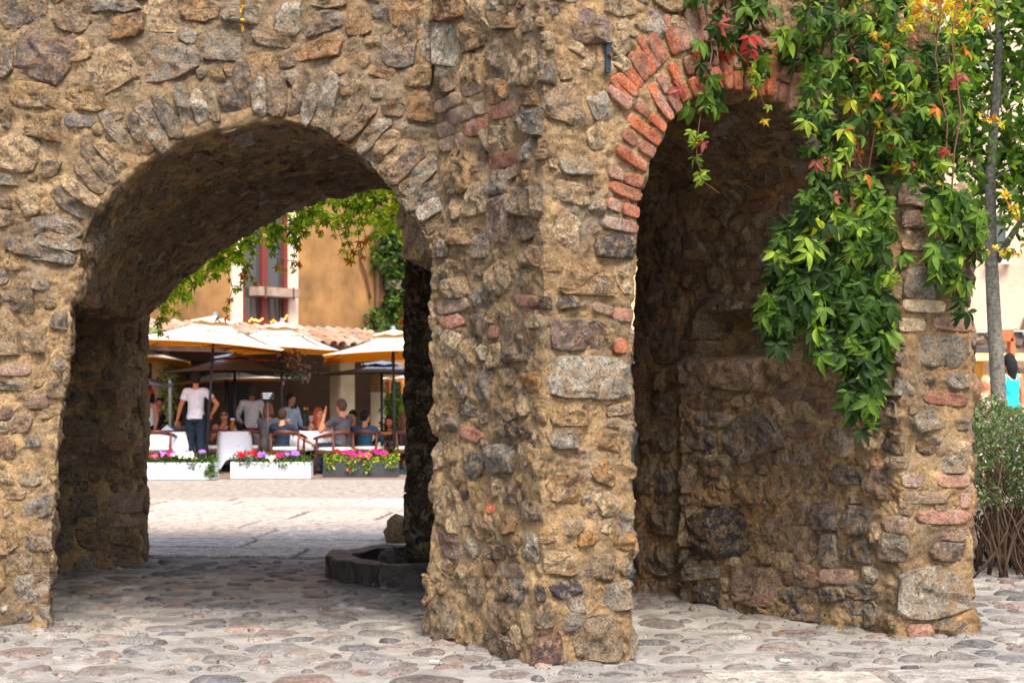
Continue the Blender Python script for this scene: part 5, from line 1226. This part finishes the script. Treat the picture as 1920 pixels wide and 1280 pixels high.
def person(x, py_head, Y, label, pose='stand', face=0, shirt=(200, 200, 200), legs=(30, 40, 60), sk=(205, 150, 120), hair=(40, 30, 26), long_hair=0, sleeve=.55, arms=((.0, .0), (.0, .0)), h=1.72, strap=False, lean=0, extra=None, dress=False, headturn=0, scale=1, bun=False, w=1.0):
    """figure at photo column x whose head top is at row py_head, at distance Y. face 0 = back to the camera, pi = towards it.
    Local frame: +y is where the chest points. arms: per side (elbow xyz, wrist xyz) in local metres relative to the shoulder."""
    topz = CH-(py_head-YH)/FP*Y; seat = pose == 'sit'
    k = (topz/h if not seat else topz/(h*.52+.44*0+.43))*scale if False else 1
    hip = (.94 if not seat else .50); S = h/1.72
    if seat: hip = topz-.84*S
    else: hip = topz-.80*S
    root = empty('person', ((x-CX)/FP*Y, Y, 0), label, 'person', rz=face)
    V3 = Vector; sh = hip+.50*S; ln = V3((0, lean, 0))
    pel = V3((0, 0, hip)); wst = V3((0, .0, hip+.16*S))+ln*.3; chs = V3((0, .0, hip+.38*S))+ln*.8; nk = V3((0, 0, sh+.05*S))+ln; hd = V3((0, .02, sh+.185*S))+ln*1.1
    shl = [V3((s_*.165*S*w, 0, sh-.035))+ln for s_ in (-1, 1)]; hips = [V3((s_*.09*S, 0, hip-.02)) for s_ in (-1, 1)]
    if seat:
        kn = [V3((s_*.13, .43*S, hip-.01)) for s_ in (-1, 1)]; an = [V3((s_*.13, .43*S, .09)) for s_ in (-1, 1)]
    else:
        kn = [V3((-.10, .03, hip*.54)), V3((.10, -.02, hip*.54))]; an = [V3((-.11, -.02, .08)), V3((.11, -.04, .08))]
    el, wr = [], []
    for i, s_ in enumerate((-1, 1)):
        e, q = arms[i] if arms[i][0] != .0 else ((s_*.07, .02, -.27), (s_*.08, .10, -.50))
        el.append(shl[i]+V3(e)*S); wr.append(shl[i]+V3(q)*S)
    b = MB()
    b.tube([pel-V3((0, 0, .06)), pel, wst, chs, chs+V3((0, 0, .1*S))], [.11*S, .135*S, .115*S, .135*S, .085*S], 12)
    for i, s_ in enumerate((-1, 1)):
        b.tube([pel, hips[i]+V3((0, 0, .02))], [.10*S, .095*S], 10); b.tube([chs+V3((0, 0, .03)), shl[i]], [.09*S, .056*S], 10)
        b.tube([shl[i], el[i]], [.056*S, .040*S], 9); b.tube([el[i], el[i].lerp(wr[i], .35), wr[i]], [.040*S, .040*S, .026*S], 9); b.ball(el[i], .04*S, 8, 6); b.ball(shl[i], .056*S, 8, 6)
        b.tube([hips[i], kn[i]], [.088*S, .056*S], 10); b.ball(kn[i], .057*S, 8, 6); b.tube([kn[i], kn[i].lerp(an[i], .3), an[i]], [.054*S, .056*S, .036*S], 9); b.ball(hips[i], .09*S, 8, 6)
        b.tube([an[i]-V3((0, .05, .03)), an[i]+V3((0, .15, -.045))], [.036, .032], 8)
        hdv = (wr[i]-el[i]).normalized(); b.ball(wr[i]+hdv*.045*S, .034*S, 8, 6, sc=(.75, 1, 1.1))
    b.tube([chs+V3((0, 0, .08)), nk, hd-V3((0, 0, .04))], [.075*S, .052*S, .052*S], 10)
    HR = Matrix.Rotation(headturn, 3, 'Z')
    b.ball(hd, .095*S, 14, 10, sc=(.80, .98, 1.18), rot=HR); b.ball(hd+HR@V3((0, .03, -.055))*S, .062*S, 10, 8, sc=(.85, 1, .85)); b.tube([hd+HR@V3((0, .085, .015))*S, hd+HR@V3((0, .115, -.02))*S], [.010, .016], 6)
    for s_ in (-1, 1): b.ball(hd+HR@V3((s_*.078, 0, -.005))*S, .022*S, 6, 5, sc=(.5, .8, 1.2))
    me = remesh([b], .0135)
    f = MB()
    for i, s_ in enumerate((-1, 1)):
        d = (wr[i]-el[i]).normalized(); side = d.orthogonal().normalized(); up = d.cross(side); pb = wr[i]+d*.07*S
        for q in range(4):
            a = pb+side*(.018*(q-1.5))*S; L_ = (.052, .06, .056, .045)[q]*S; f.tube([a-d*.02, a+d*L_*.55, a+d*L_*.95+up*.018], [.0095, .0085, .006], 5)
        a = wr[i]+d*.03*S-side*.028*S; f.tube([a, a-side*.02+d*.025, a-side*.026+d*.05], [.011, .010, .007], 5)
    eye = MB()
    for s_ in (-1, 1): eye.ball(hd+HR@V3((s_*.032, .083, .012))*S, .010*S, 6, 5, sc=(1.3, .6, .8))
    eye.ball(hd+HR@V3((0, .088, -.055))*S, .016*S, 8, 5, sc=(1.3, .4, .35), mi=1)
    bmm = bmesh.new(); bmm.from_mesh(me); t = f.mesh('f'); bmm.from_mesh(t); bmm.to_mesh(me); bmm.free(); me.name = 'body'; me.shade_smooth(); link('body', me, root, skin(sk))
    fm_ = eye.mesh('face_features'); o = link('face_features', fm_, root, [flatm('dark_eye', (40, 26, 22)), flatm('lips', (160, 80, 74))]) if 'fmats' not in globals() else None
    if o is None: o = link('face_features', fm_, root, fmats)
    o['kind'] = 'stuff'
    # clothes over the body
    if shirt:
        c = MB(); e_ = .012
        if not strap:
            c.tube([pel-V3((0, 0, .02)), pel+V3((0, 0, .05)), wst, chs, chs+V3((0, 0, .115*S))], [(.150 if not seat else .145)*S+e_, .145*S+e_, .125*S+e_, .140*S+e_, .075*S+e_], 14)
            for i in (0, 1):
                c.tube([chs+V3((0, 0, .03)), shl[i]+V3((0, 0, .006))], [.096*S+e_, .058*S+e_], 10); c.ball(shl[i], .057*S+e_, 8, 6)
                t_ = min(1, sleeve); c.tube([shl[i], shl[i].lerp(el[i], t_)], [.057*S+e_, (.052 if sleeve < 1 else .044)*S+e_], 10)
                if sleeve >= 1: c.ball(el[i], .042*S+e_, 8, 6); c.tube([el[i], el[i].lerp(wr[i], .9)], [.042*S+e_, .032*S+e_], 9)
        else:
            c.tube([pel, wst, chs, chs+V3((0, .0, .035*S))], [.140*S+e_, .118*S+e_, .138*S+e_, .12*S+e_], 14)
            for s_ in (-1, 1):
                for q in (-1, 1): c.tube([chs+V3((s_*.07, q*.09, .03))*1, shl[0].lerp(shl[1], .5+s_*.33)+V3((0, q*.035, .035)), ], [.024, .022], 6)
        me = folds(remesh([c], .0145, 1)); me.name = 'shirt'; link('shirt', me, root, cloth(shirt))
    if legs:
        c = MB(); e_ = .014
        c.tube([pel-V3((0, 0, .07)), pel+V3((0, 0, .06))], [.12*S+e_, .135*S+e_], 12)
        for i in (0, 1):
            c.ball(hips[i], .092*S+e_, 8, 6); c.tube([hips[i], kn[i]], [.09*S+e_, .062*S+e_], 10); c.ball(kn[i], .062*S+e_, 8, 6); c.tube([kn[i], an[i]+V3((0, 0, .02))], [.062*S+e_, .048*S+e_], 9)
        me = folds(remesh([c], .015, 1)); me.name = 'trousers'; link('trousers', me, root, cloth(legs))
    for i in (0, 1):
        c = MB(); c.tube([an[i]-V3((0, .07, .045)), an[i]+V3((0, .02, -.035)), an[i]+V3((0, .17, -.05))], [.042, .046, .036], 9); c.build('shoe', cloth((40, 34, 32)), root, True)
    c = MB(); c.ball(hd+HR@V3((0, -.014, .022))*S, .106*S, 14, 10, sc=(.84, .96, 1.12), rot=HR)
    c.v = [v if not ((HR.inverted()@(V3(v)-hd)).y > .045 and (HR.inverted()@(V3(v)-hd)).z < .055*S) else tuple(hd+(V3(v)-hd)*.75) for v in c.v]
    if not long_hair: c.v = [v if (V3(v)-hd).z > -.045*S or (HR.inverted()@(V3(v)-hd)).y < .01 else tuple(V3((hd.x, hd.y, 0))+V3(((V3(v)-hd).x*.8, (V3(v)-hd).y*.8, v[2]+.04))) for v in c.v]
    parts_ = [c]
    if long_hair:
        c2 = MB(); c2.tube([hd+HR@V3((0, -.05, .02)), hd+HR@V3((0, -.075, -.10)), hd+HR@V3((0, -.095, -.10-long_hair))], [.085, .085, .035], 10); parts_.append(c2)
        for s_ in (-1, 1):
            if not bun: c3 = MB(); c3.tube([hd+HR@V3((s_*.06, -.01, .03)), hd+HR@V3((s_*.078, -.01, -.08)), hd+HR@V3((s_*.07, .02, -.08-long_hair*.7))], [.035, .035, .02], 8); parts_.append(c3)
    me = remesh(parts_, .013, 1); me.name = 'hair'; link('hair', me, root, cloth(hair))
    if extra: extra(root, hd, HR, wr, el, S)
    return root
fmats = [flatm('dark_eye', (40, 26, 22)), flatm('lips', (160, 80, 74))]
PI = math.pi
FWD = ((-.10, .20, -.22), (-.02, .42, -.26)); FWDR = ((.10, .20, -.22), (.02, .42, -.26))
def cap_(root, hd, HR, wr, el, S):
    m = MB(); m.ball(hd+Vector((0, -.01, .05)), .115, 12, 8, sc=(.9, 1, .8)); m.tube([hd+HR@Vector((0, .06, .045)), hd+HR@Vector((0, .19, .03))], [.075, .06], 8); me = m.mesh('cap'); link('cap', me, root, cloth((226, 66, 30)), True)
def shades(root, hd, HR, wr, el, S):
    m = MB()
    for s_ in (-1, 1): m.ball(hd+HR@Vector((s_*.034, .094, .012)), .03, 8, 6, sc=(1, .35, .75))
    m.tube([hd+HR@Vector((-.07, .075, .02)), hd+HR@Vector((.07, .075, .02))], .005, 5); link('sunglasses', m.mesh('sunglasses'), root, M_BLACK)
def bow(root, hd, HR, wr, el, S):
    m = MB(); c = hd+HR@Vector((0, .07, -.165))
    for s_ in (-1, 1): m.tube([c, c+HR@Vector((s_*.06, 0, 0))], [.008, .026], 6)
    link('bow_tie', m.mesh('bow_tie'), root, M_BLACK)
person(367, 698, 27.5, 'man standing with his back turned, white polo shirt and dark jeans, hand on hip', 'stand', 0, (226, 222, 232), (30, 42, 58), (190, 122, 86), (38, 26, 22), arms=(((-.10, -.02, -.27), (-.17, .05, -.50)), ((.22, -.02, -.22), (.10, .04, -.42))), h=1.80, headturn=.2, w=1.0)
person(472, 724, 29.5, 'grey haired waiter standing in a white long sleeved shirt', 'stand', .35, (222, 214, 220), (24, 24, 28), (176, 104, 78), (70, 60, 54), sleeve=1.1, arms=(((-.10, .08, -.26), (.02, .20, -.40)), ((.08, .05, -.27), (.02, .20, -.44))), h=1.72, w=1.1)
person(545, 738, 29.9, 'young waiter in pale blue shirt and bow tie', 'stand', PI+1.0, (196, 210, 232), (26, 26, 30), (206, 150, 118), (58, 40, 32), sleeve=1.1, arms=(((-.06, .06, -.27), (-.04, .25, -.36)), ((.06, .06, -.27), (.04, .25, -.36))), h=1.68, extra=bow)
person(420, 763, 28.5, 'seated woman in black top with sunglasses resting her chin on her hand', 'sit', PI+.25, (34, 32, 38), (40, 60, 80), (214, 150, 118), (74, 50, 38), long_hair=.28, strap=True, arms=(FWD, ((.08, .24, -.24), (-.12, .20, .02))), extra=shades, headturn=-.1)
person(503, 752, 27.9, 'seated person with brown hair in grey tee shirt seen from behind', 'sit', -.35, (96, 94, 100), (110, 90, 76), (196, 136, 104), (108, 68, 44), long_hair=.06, arms=(FWD, FWDR))
person(529, 763, 27.5, 'boy with cropped hair in navy tee shirt seated with his back turned', 'sit', -.15, (30, 46, 62), (40, 40, 46), (214, 156, 126), (62, 46, 38), arms=(FWD, ((.18, .10, -.20), (.30, .28, -.30))), w=1.08)
person(597, 761, 28.7, 'red haired woman with bare shoulders seated holding a red drink', 'sit', PI+.5, (150, 90, 80), (60, 50, 50), (226, 156, 122), (188, 96, 48), long_hair=.22, strap=True, arms=(((-.10, .22, -.22), (.04, .34, -.10)), ((.10, .22, -.22), (.0, .34, -.12))), headturn=.4)
person(641, 745, 27.3, 'man in charcoal tee shirt and jeans seated sideways with a raised hand', 'sit', .95, (88, 84, 92), (34, 46, 66), (214, 142, 106), (84, 66, 56), arms=(((-.06, .26, -.20), (-.02, .20, .10)), ((.10, .22, -.26), (.0, .45, -.30))), h=1.84, w=1.15)
person(662, 766, 29.3, 'dark haired person seated just behind the man in charcoal', 'sit', PI-.4, (60, 40, 44), (30, 30, 34), (196, 130, 100), (30, 24, 24))
person(684, 766, 27.8, 'person with black hair in blue denim jacket seated with back turned', 'sit', -.4, (46, 92, 118), (96, 124, 156), (200, 140, 108), (28, 24, 26), sleeve=1.1, arms=(FWD, ((.12, .16, -.24), (.16, .36, -.26))), w=1.15, headturn=-.4)
person(735, 775, 28.7, 'woman in black top leaning on the table beside the parasol pole', 'sit', PI-.3, (28, 30, 38), (30, 30, 34), (200, 124, 92), (34, 26, 24), long_hair=.1, lean=.1, sleeve=1.1, arms=(FWD, FWDR))
person(757, 771, 28.1, 'woman with long brown hair and dark jacket seated beside the black pier', 'sit', .5, (52, 48, 50), (150, 84, 60), (196, 120, 88), (104, 72, 56), long_hair=.34, sleeve=1.1, arms=(FWD, FWDR))
person(279, 728, 28.3, 'woman in white tank top and orange cap beside the left pier', 'stand', PI-.5, (232, 232, 240), (30, 34, 44), (214, 140, 110), (48, 30, 26), long_hair=.26, strap=True, h=1.62, extra=cap_)
person(334, 768, 29.1, 'dark haired person in grey top seated behind the white cloth table', 'sit', .7, (130, 134, 148), (40, 40, 44), (196, 130, 100), (32, 24, 24))
person(578, 768, 30.5, 'dark haired diner half hidden behind the red haired woman', 'sit', PI, (70, 60, 60), (40, 40, 44), (196, 130, 100), (40, 28, 26))
person(300, 745, 29.9, 'figure in black jacket standing behind the woman in the cap', 'stand', PI, (30, 28, 32), (30, 30, 34), (180, 120, 90), (30, 24, 24), h=1.6, sleeve=1.1)

# ---------------------------------------------------------------- tables, chairs, things on the tables
M_CLOTH = flatm('white_tablecloth', (226, 228, 238), .9, .05, 2); M_SEAT = flatm('cream_seat_cushion', (224, 216, 208), .85, .06, 4)
def table(x, y_top, Y, w_, d_, drop, label, mat=M_CLOTH, rot=.3):
    top = .76; c = P(x, 900, Y); r_ = empty('dining_table', (c.x, Y, 0), label, 'table', 'restaurant terrace tables', rz=rot)
    if drop:
        m = MB(); n = 40; rings = []
        for z, f_ in ((top+.005, .0), (top+.005, 1.0), (top-.012, 1.02), (top-drop*.5, 1.05), (top-drop, 1.10)):
            rg = []
            for i in range(n):
                t = 2*math.pi*i/n+math.pi/4; e = 6; rr = ico(1, 1, t, e)*f_; crn = max(0, abs(math.cos(2*(t)))**6 if False else abs(math.sin(2*t))**8)
                wv = (1+.03*math.sin(t*9+z*3)) if z < top-.1 else 1
                zz = z-(drop*.45*crn if z < top-.02 and z <= top-drop+.001 else 0)
                rg.append((math.cos(t)*rr*w_/2*wv, math.sin(t)*rr*d_/2*wv, zz))
            rings.append(rg)
        m.add([v for rg in rings for v in rg], [(j*n+i, j*n+(i+1) % n, (j+1)*n+(i+1) % n, (j+1)*n+i) for j in range(4) for i in range(n)]); m.build('tablecloth', mat, r_, True)
    m = MB(); m.box((0, 0, top-.03), (w_*.97, d_*.97, .04)); m.build('table_top', flatm('honey_wood', (196, 140, 70)), r_, bevel=.008)
    for a in (-1, 1):
        for b in (-1, 1): m = MB(); m.box((a*w_*.42, b*d_*.42, (top-.05)/2), (.05, .05, top-.06)); m.build('leg', M_WOOD, r_)
    return r_
table(312, 0, 27.8, .95, .8, .34, 'table with white cloth and dark napkin beside the left pier', rot=.1)
table(440, 0, 28.1, .62, .62, .5, 'small table with greyish cloth between the seated woman and the pole', rot=.2)
table(578, 0, 28.3, .95, .9, .34, 'table with white cloth in front of the red haired woman', rot=.5)
table(506, 0, 28.5, .5, .6, .42, 'small table with white cloth beside the lamp post', rot=.6)
table(722, 0, 28.2, .7, .7, 0, 'bare honey coloured wooden table beside the parasol pole', rot=.1)
def chair():
    r_ = empty('armchair', (0, 0, 0), 'x', 'chair', 'wooden armchairs on the terrace')
    for a, y0, z1 in ((-1, .22, .66), (1, .22, .66), (-1, -.22, .76), (1, -.22, .76)):
        m = MB(); m.tube([(a*.27, y0*1.15, 0), (a*.25, y0, .45), (a*.26, y0*.9, z1)], [.022, .026, .02], 7); m.build('leg', M_WOOD, r_, True)
    m = MB(); n = 12; pts = []
    for i in range(n+1):
        t = math.pi*(i/n); pts.append((math.cos(t)*.30, .22-math.sin(t)*.50 if False else .24-math.sin(t)*.50, .66+.12*math.sin(t)))
    m.tube(pts, [.022+.022*math.sin(math.pi*i/n) for i in range(n+1)], 8); m.build('back_rail', M_WOOD, r_, True)
    m = MB(); m.box((0, 0, .40), (.52, .48, .05)); m.build('seat_frame', M_WOOD, r_, bevel=.01)
    m = MB(); m.box((0, 0, .465), (.50, .46, .08)); m.build('cushion', M_SEAT, r_, True, bevel=.03)
    return r_
proto = chair()
CH_ = [(297, 26.3, .05, 'armchair with pale cushion pushed up to the cloth table by the left pier'), (400, 27.1, .5, 'armchair with tan cushion under the seated woman in black'), (539, 26.3, -.1, 'armchair of the boy in the navy tee shirt'), (628, 26.1, .9, 'armchair with cream cushion under the man in charcoal'), (690, 26.6, -.3, 'armchair with cream cushion under the person in denim'), (762, 26.7, .4, 'armchair with pale cushion half hidden by the black pier'), (480, 27.2, -.5, 'armchair of the brown haired person in the grey tee shirt'), (340, 27.6, .8, 'armchair standing behind the man in the white polo shirt')]
for i, (x, Y, rz, lb) in enumerate(CH_):
    Y += .95
    if i == 0: c = proto
    else:
        c = proto.copy(); COL.objects.link(c)
        for q in proto.children: d = q.copy(); COL.objects.link(d); d.parent = c
    c.location = ((x-CX)/FP*Y, Y, 0); c.rotation_euler = (0, 0, rz); c['label'] = lb
m = MB(); p = P(502, 896, 26.8); m.tube([(p.x, p.y, 0), (p.x, p.y, 1.38)], .018, 8); m.box((p.x, p.y-.02, 1.43), (.24, .03, .14)); m.tube([(p.x, p.y, .02), (p.x, p.y, .05)], [.18, .17], 12)
M_SIGN = M_BLACK
sg = empty('menu_stand', (p.x, p.y, 0), 'slim black menu stand with white printed panel beside the lamp pole', 'sign stand')
m = MB(); m.tube([(p.x, p.y, 0), (p.x, p.y, 1.38)], .018, 8); localise(m.build('post', M_POLE, None, True), sg)
m = MB(); m.box((p.x, p.y-.02, 1.43), (.24, .03, .15)); localise(m.build('panel', M_BLACK, None, bevel=.01), sg)
m = MB(); m.tube([(p.x, p.y, .02), (p.x, p.y, .05)], [.18, .17], 12); localise(m.build('foot', M_POLE), sg)
for k in range(3):
    m = MB(); m.box((p.x-.01*k, p.y-.038, 1.475-.04*k), (.17-.03*k, .004, .016)); localise(m.build('print_line', M_CLOTH), sg)
def thing_on(x, y, Y, name, lb, cat, f):
    p = P(x, y, Y); r_ = empty(name, p, lb, cat); f(r_); return r_
M_CLR = bpy.data.materials.new('clear_glass'); M_CLR.use_nodes = True; _b = M_CLR.node_tree.nodes['Principled BSDF']; _b.inputs['Transmission Weight'].default_value = .9; _b.inputs['Roughness'].default_value = .05; _b.inputs['Base Color'].default_value = (.9, .95, .95, 1)
def wine(c):
    def f(r_):
        m = MB(); m.tube([(0, 0, .09), (0, 0, .12), (0, 0, .17), (0, 0, .21)], [.012, .045, .052, .042], 10); m.build('bowl', M_CLR, r_, True)
        m = MB(); m.tube([(0, 0, .10), (0, 0, .13), (0, 0, .165)], [.010, .040, .048], 10); m.build('drink', flatm('red_drink', c, .2), r_, True)
        m = MB(); m.tube([(0, 0, .0), (0, 0, .006), (0, 0, .012), (0, 0, .09)], [.035, .033, .006, .005], 8); m.build('stem', M_CLR, r_, True)
    return f
thing_on(584, 800, 28.10, 'wine_glass', 'stemmed glass of red drink held by the red haired woman', 'glass', wine((190, 20, 40)))
thing_on(541, 806, 28.00, 'wine_glass', 'stemmed glass of red drink beside the boy in navy', 'glass', wine((190, 20, 40)))
def beer(r_):
    m = MB(); m.tube([(0, 0, 0), (0, 0, .16)], [.03, .04], 10); m.build('drink', flatm('amber_beer', (150, 90, 30), .2), r_, True)
    m = MB(); m.tube([(0, 0, .162), (0, 0, .19)], [.04, .041], 10); m.build('foam', M_CLOTH, r_, True)
thing_on(436, 803, 27.90, 'beer_glass', 'tall glass of amber beer in front of the woman in sunglasses', 'glass', beer)
def bottle(r_):
    m = MB(); m.tube([(0, 0, 0), (0, 0, .2), (0, 0, .25), (0, 0, .31)], [.037, .037, .015, .014], 10); m.build('bottle_glass', M_BLACK, r_, True)
    m = MB(); m.tube([(0, 0, .312), (0, 0, .36)], [.015, .010], 8); m.build('stopper', flatm('brass', (214, 150, 60), .3), r_, True)
thing_on(571, 799, 28.20, 'dark_bottle', 'dark bottle with brass top, left of the pair on the cloth', 'bottle', bottle); thing_on(576, 799, 28.25, 'dark_bottle', 'dark bottle with brass top, right of the pair on the cloth', 'bottle', bottle)
def napk(r_):
    m = MB(); m.add([(-.12, 0, 0), (.12, -.03, 0), (.10, .1, 0), (-.02, .04, .10), (.03, .0, .06)], [(0, 1, 4), (1, 2, 4), (2, 3, 4), (3, 0, 4), (0, 2, 1), (0, 3, 2)]); m.build('napkin_cloth', M_CLOTH, r_)
thing_on(314, 806, 27.70, 'napkin', 'folded white napkin standing on the cloth table by the left pier', 'napkin', napk)

# ---------------------------------------------------------------- right side: stucco house, food stall, passers-by
FR = planeY((5.5, 34), (20, 30)); NR = FR.n if FR.n.y < 0 else -FR.n
hr = empty('stucco_house', (10, 33, 0), 'pale cream stucco house with small window beyond the young tree', 'building')
def rb(name, x0, x1, y0, y1, mat, o0=-.3, o1=0, bevel=0):
    a, b = FR(x0, y1), FR(x1, y0); c = (a+b)/2+NR*(o0+o1)/2; L_ = (Vector((b.x, b.y, 0))-Vector((a.x, a.y, 0))).length
    m = MB(); m.box(c, (L_, o1-o0, abs(b.z-a.z)), rz=math.atan2(FR.d.y, FR.d.x)); o = m.build(name, mat, None, bevel=bevel); localise(o, hr); return o
M_PINKS = material('pale_pink_stucco', lin((192, 170, 150)), .9, .18, 1.0, .02, 8)
rb('wall', 1500, 2600, -900, 622, M_PINKS); rb('window', 1862, 1886, 405, 488, M_GLASS, 0, .05); rb('window_surround', 1885.5, 1893, 395, 496, M_CREAM, 0, .12); rb('window_surround', 1854, 1862, 395, 496, M_CREAM, 0, .12); rb('window_surround', 1850, 1896, 488, 497, M_CREAM, .125, .22); rb('window_surround', 1854, 1893, 392, 404, M_CREAM, .125, .2)
rb('string_course', 1500, 2600, 615, 624, material('grey_ledge', lin((200, 196, 190))), 0, .15)
rb('rubble_base', 1500, 2600, 622, 905, material('brown_rubble_mortar', lin((128, 104, 88)), .9, .3, 2))  # brown is the base mortar's own colour
random.seed(12)
for k in range(26):
    px, py = random.uniform(1790, 2010), random.uniform(592, 690); p = FR(px, py)+NR*.03
    o = rock('rubble_stone', (p.x, p.y, p.z), random.uniform(.10, .22), (1.2, .4, .85), random.choice([(168, 146, 130), (150, 132, 120), (186, 160, 136), (120, 104, 98)]), M_STONE, seed=k*3, n=10); localise(o, hr)
M_STALL = material('yellow_stall_paint', lin((236, 194, 106)), .6, .06, 1.5)
stall = empty('food_stall', P(1850, 900, 26), 'yellow painted stall with brown and green letters behind the young tree', 'stall')
def sb(name, x0, x1, y0, y1, Y, mat, dep=.1, par=None, bevel=.004):
    a, b = P(x0, y1, Y), P(x1, y0, Y); m = MB(); m.box(((a.x+b.x)/2, Y+dep/2, (a.z+b.z)/2), (b.x-a.x, dep, b.z-a.z)); o = m.build(name, mat, None, bevel=bevel); localise(o, par or stall); return o
sb('back_panel', 1760, 1842, 680, 898, 26.3, M_STALL); sb('side_post', 1842, 1846, 672, 898, 26.0, material('stall_edge', lin((214, 166, 84)))); sb('front_panel', 1846.5, 2060, 700, 898, 26.1, M_STALL); sb('counter_top', 1806, 2060, 662, 676, 25.6, material('counter_cream', lin((244, 214, 150)), .5, .05), .9)
sb('grille', 1822, 1858, 651, 661, 25.9, material('dark_grille', lin((60, 62, 74)), .6, .3, 60), .2); sb('wooden_post', 1895, 1904, 634, 900, 25.2, material('stall_wood', lin((178, 100, 62)), .6, .25, 4), .2); sb('sign_board', 1871, 1901, 619, 640, 25.2, material('carved_board', lin((168, 98, 64)), .7, .35, 12), .08)
def letter(ch, x, y, Y, size, mat, par=None):
    me = text_mesh(ch, size, mat, 'letter'); 
    for v in me.vertices: v.co.x -= v.co.y*.35
    o = bpy.data.objects.new('letter', me); COL.objects.link(o); p = P(x, y, Y); o.matrix_basis = Matrix.Translation(p)@Matrix.Rotation(R(90), 4, 'X'); W_ = o.matrix_basis.copy(); o.matrix_basis = Matrix.Identity(4); o.data.transform(W_); localise(o, par or stall); return o
letter('A', 1818, 704, 26.25, .30, material('brown_letter', lin((176, 116, 22)), .6, .05))
sb('green_sign', 1909, 1925, 714, 732, 26.0, material('green_sign_paint', lin((20, 92, 70)), .6, .05), .05); letter('C', 1916, 723, 25.97, .17, M_CLOTH)
person(1893, 664, 22.0, 'woman with black ponytail and turquoise tank top behind the flowering bush', 'stand', .35, (40, 200, 208), (60, 60, 80), (218, 138, 104), (24, 24, 28), long_hair=.2, strap=True, h=1.70, bun=True, arms=(((-.12, .04, -.27), (-.06, .20, -.34)), (.0, .0)), w=1.05)
person(1902, 700, 24.6, 'man in straw hat and white band standing right of the ponytail woman', 'stand', PI, (226, 190, 170), (60, 50, 50), (206, 140, 104), (206, 160, 110), h=1.6)
person(1848, 706, 24.2, 'person in pink sleeveless top half hidden by the tree trunk', 'stand', PI, (226, 160, 150), (60, 50, 50), (222, 150, 120), (214, 176, 130), strap=True, h=1.6)

# ---------------------------------------------------------------- seen through the slot beside the corner pier
slot = empty('striped_building', P(1198, 735, 24), 'building with pale striped shutter over terracotta wall, glimpsed beside the corner pier', 'building')
def sl(name, x0, x1, y0, y1, Y, mat, dep=.3): 
    a, b = P(x0, y1, Y), P(x1, y0, Y); m = MB(); m.box(((a.x+b.x)/2, Y+dep/2, (a.z+b.z)/2), (b.x-a.x, dep, b.z-a.z)); o = m.build(name, mat, None); localise(o, slot); return o
M_SH = material('striped_shutter', lin((226, 200, 160)), .8, .08, 3)
sl('upper_wall', 1120, 1330, -300, 612, 24.4, M_SH)
for k in range(60): sl('slat', 1150+k*2.4, 1151.4+k*2.4, 440, 608, 24.36, M_SH, .04)
sl('ledge', 1120, 1330, 612, 640, 24.0, material('pale_ledge', lin((226, 208, 190)))); sl('terracotta_wall', 1120, 1330, 640, 900, 24.4, material('terracotta_plaster', lin((196, 106, 80)), .9, .15, 1))
sl('dark_gate', 1140, 1300, 672, 868, 23.8, M_BLACK, .1)
ch = empty('hanging_chain', P(1190, 672, 23.5), 'short steel chain hanging on the dark gate seen through the slot', 'chain')
for k in range(9):
    m = MB(); c = P(1189+k*.7, 674+k*4.3, 23.5); m.tube([c+Vector((math.cos(t)*.014 if k % 2 else 0, 0 if k % 2 else math.cos(t)*.014, math.sin(t)*.024)) for t in [i*math.pi/4 for i in range(9)]], .004, 4); localise(m.build('chain_link', material('steel', lin((180, 184, 190)), .3, .1, metal=.9) if k == 0 else bpy.data.materials['steel'], None, True), ch)
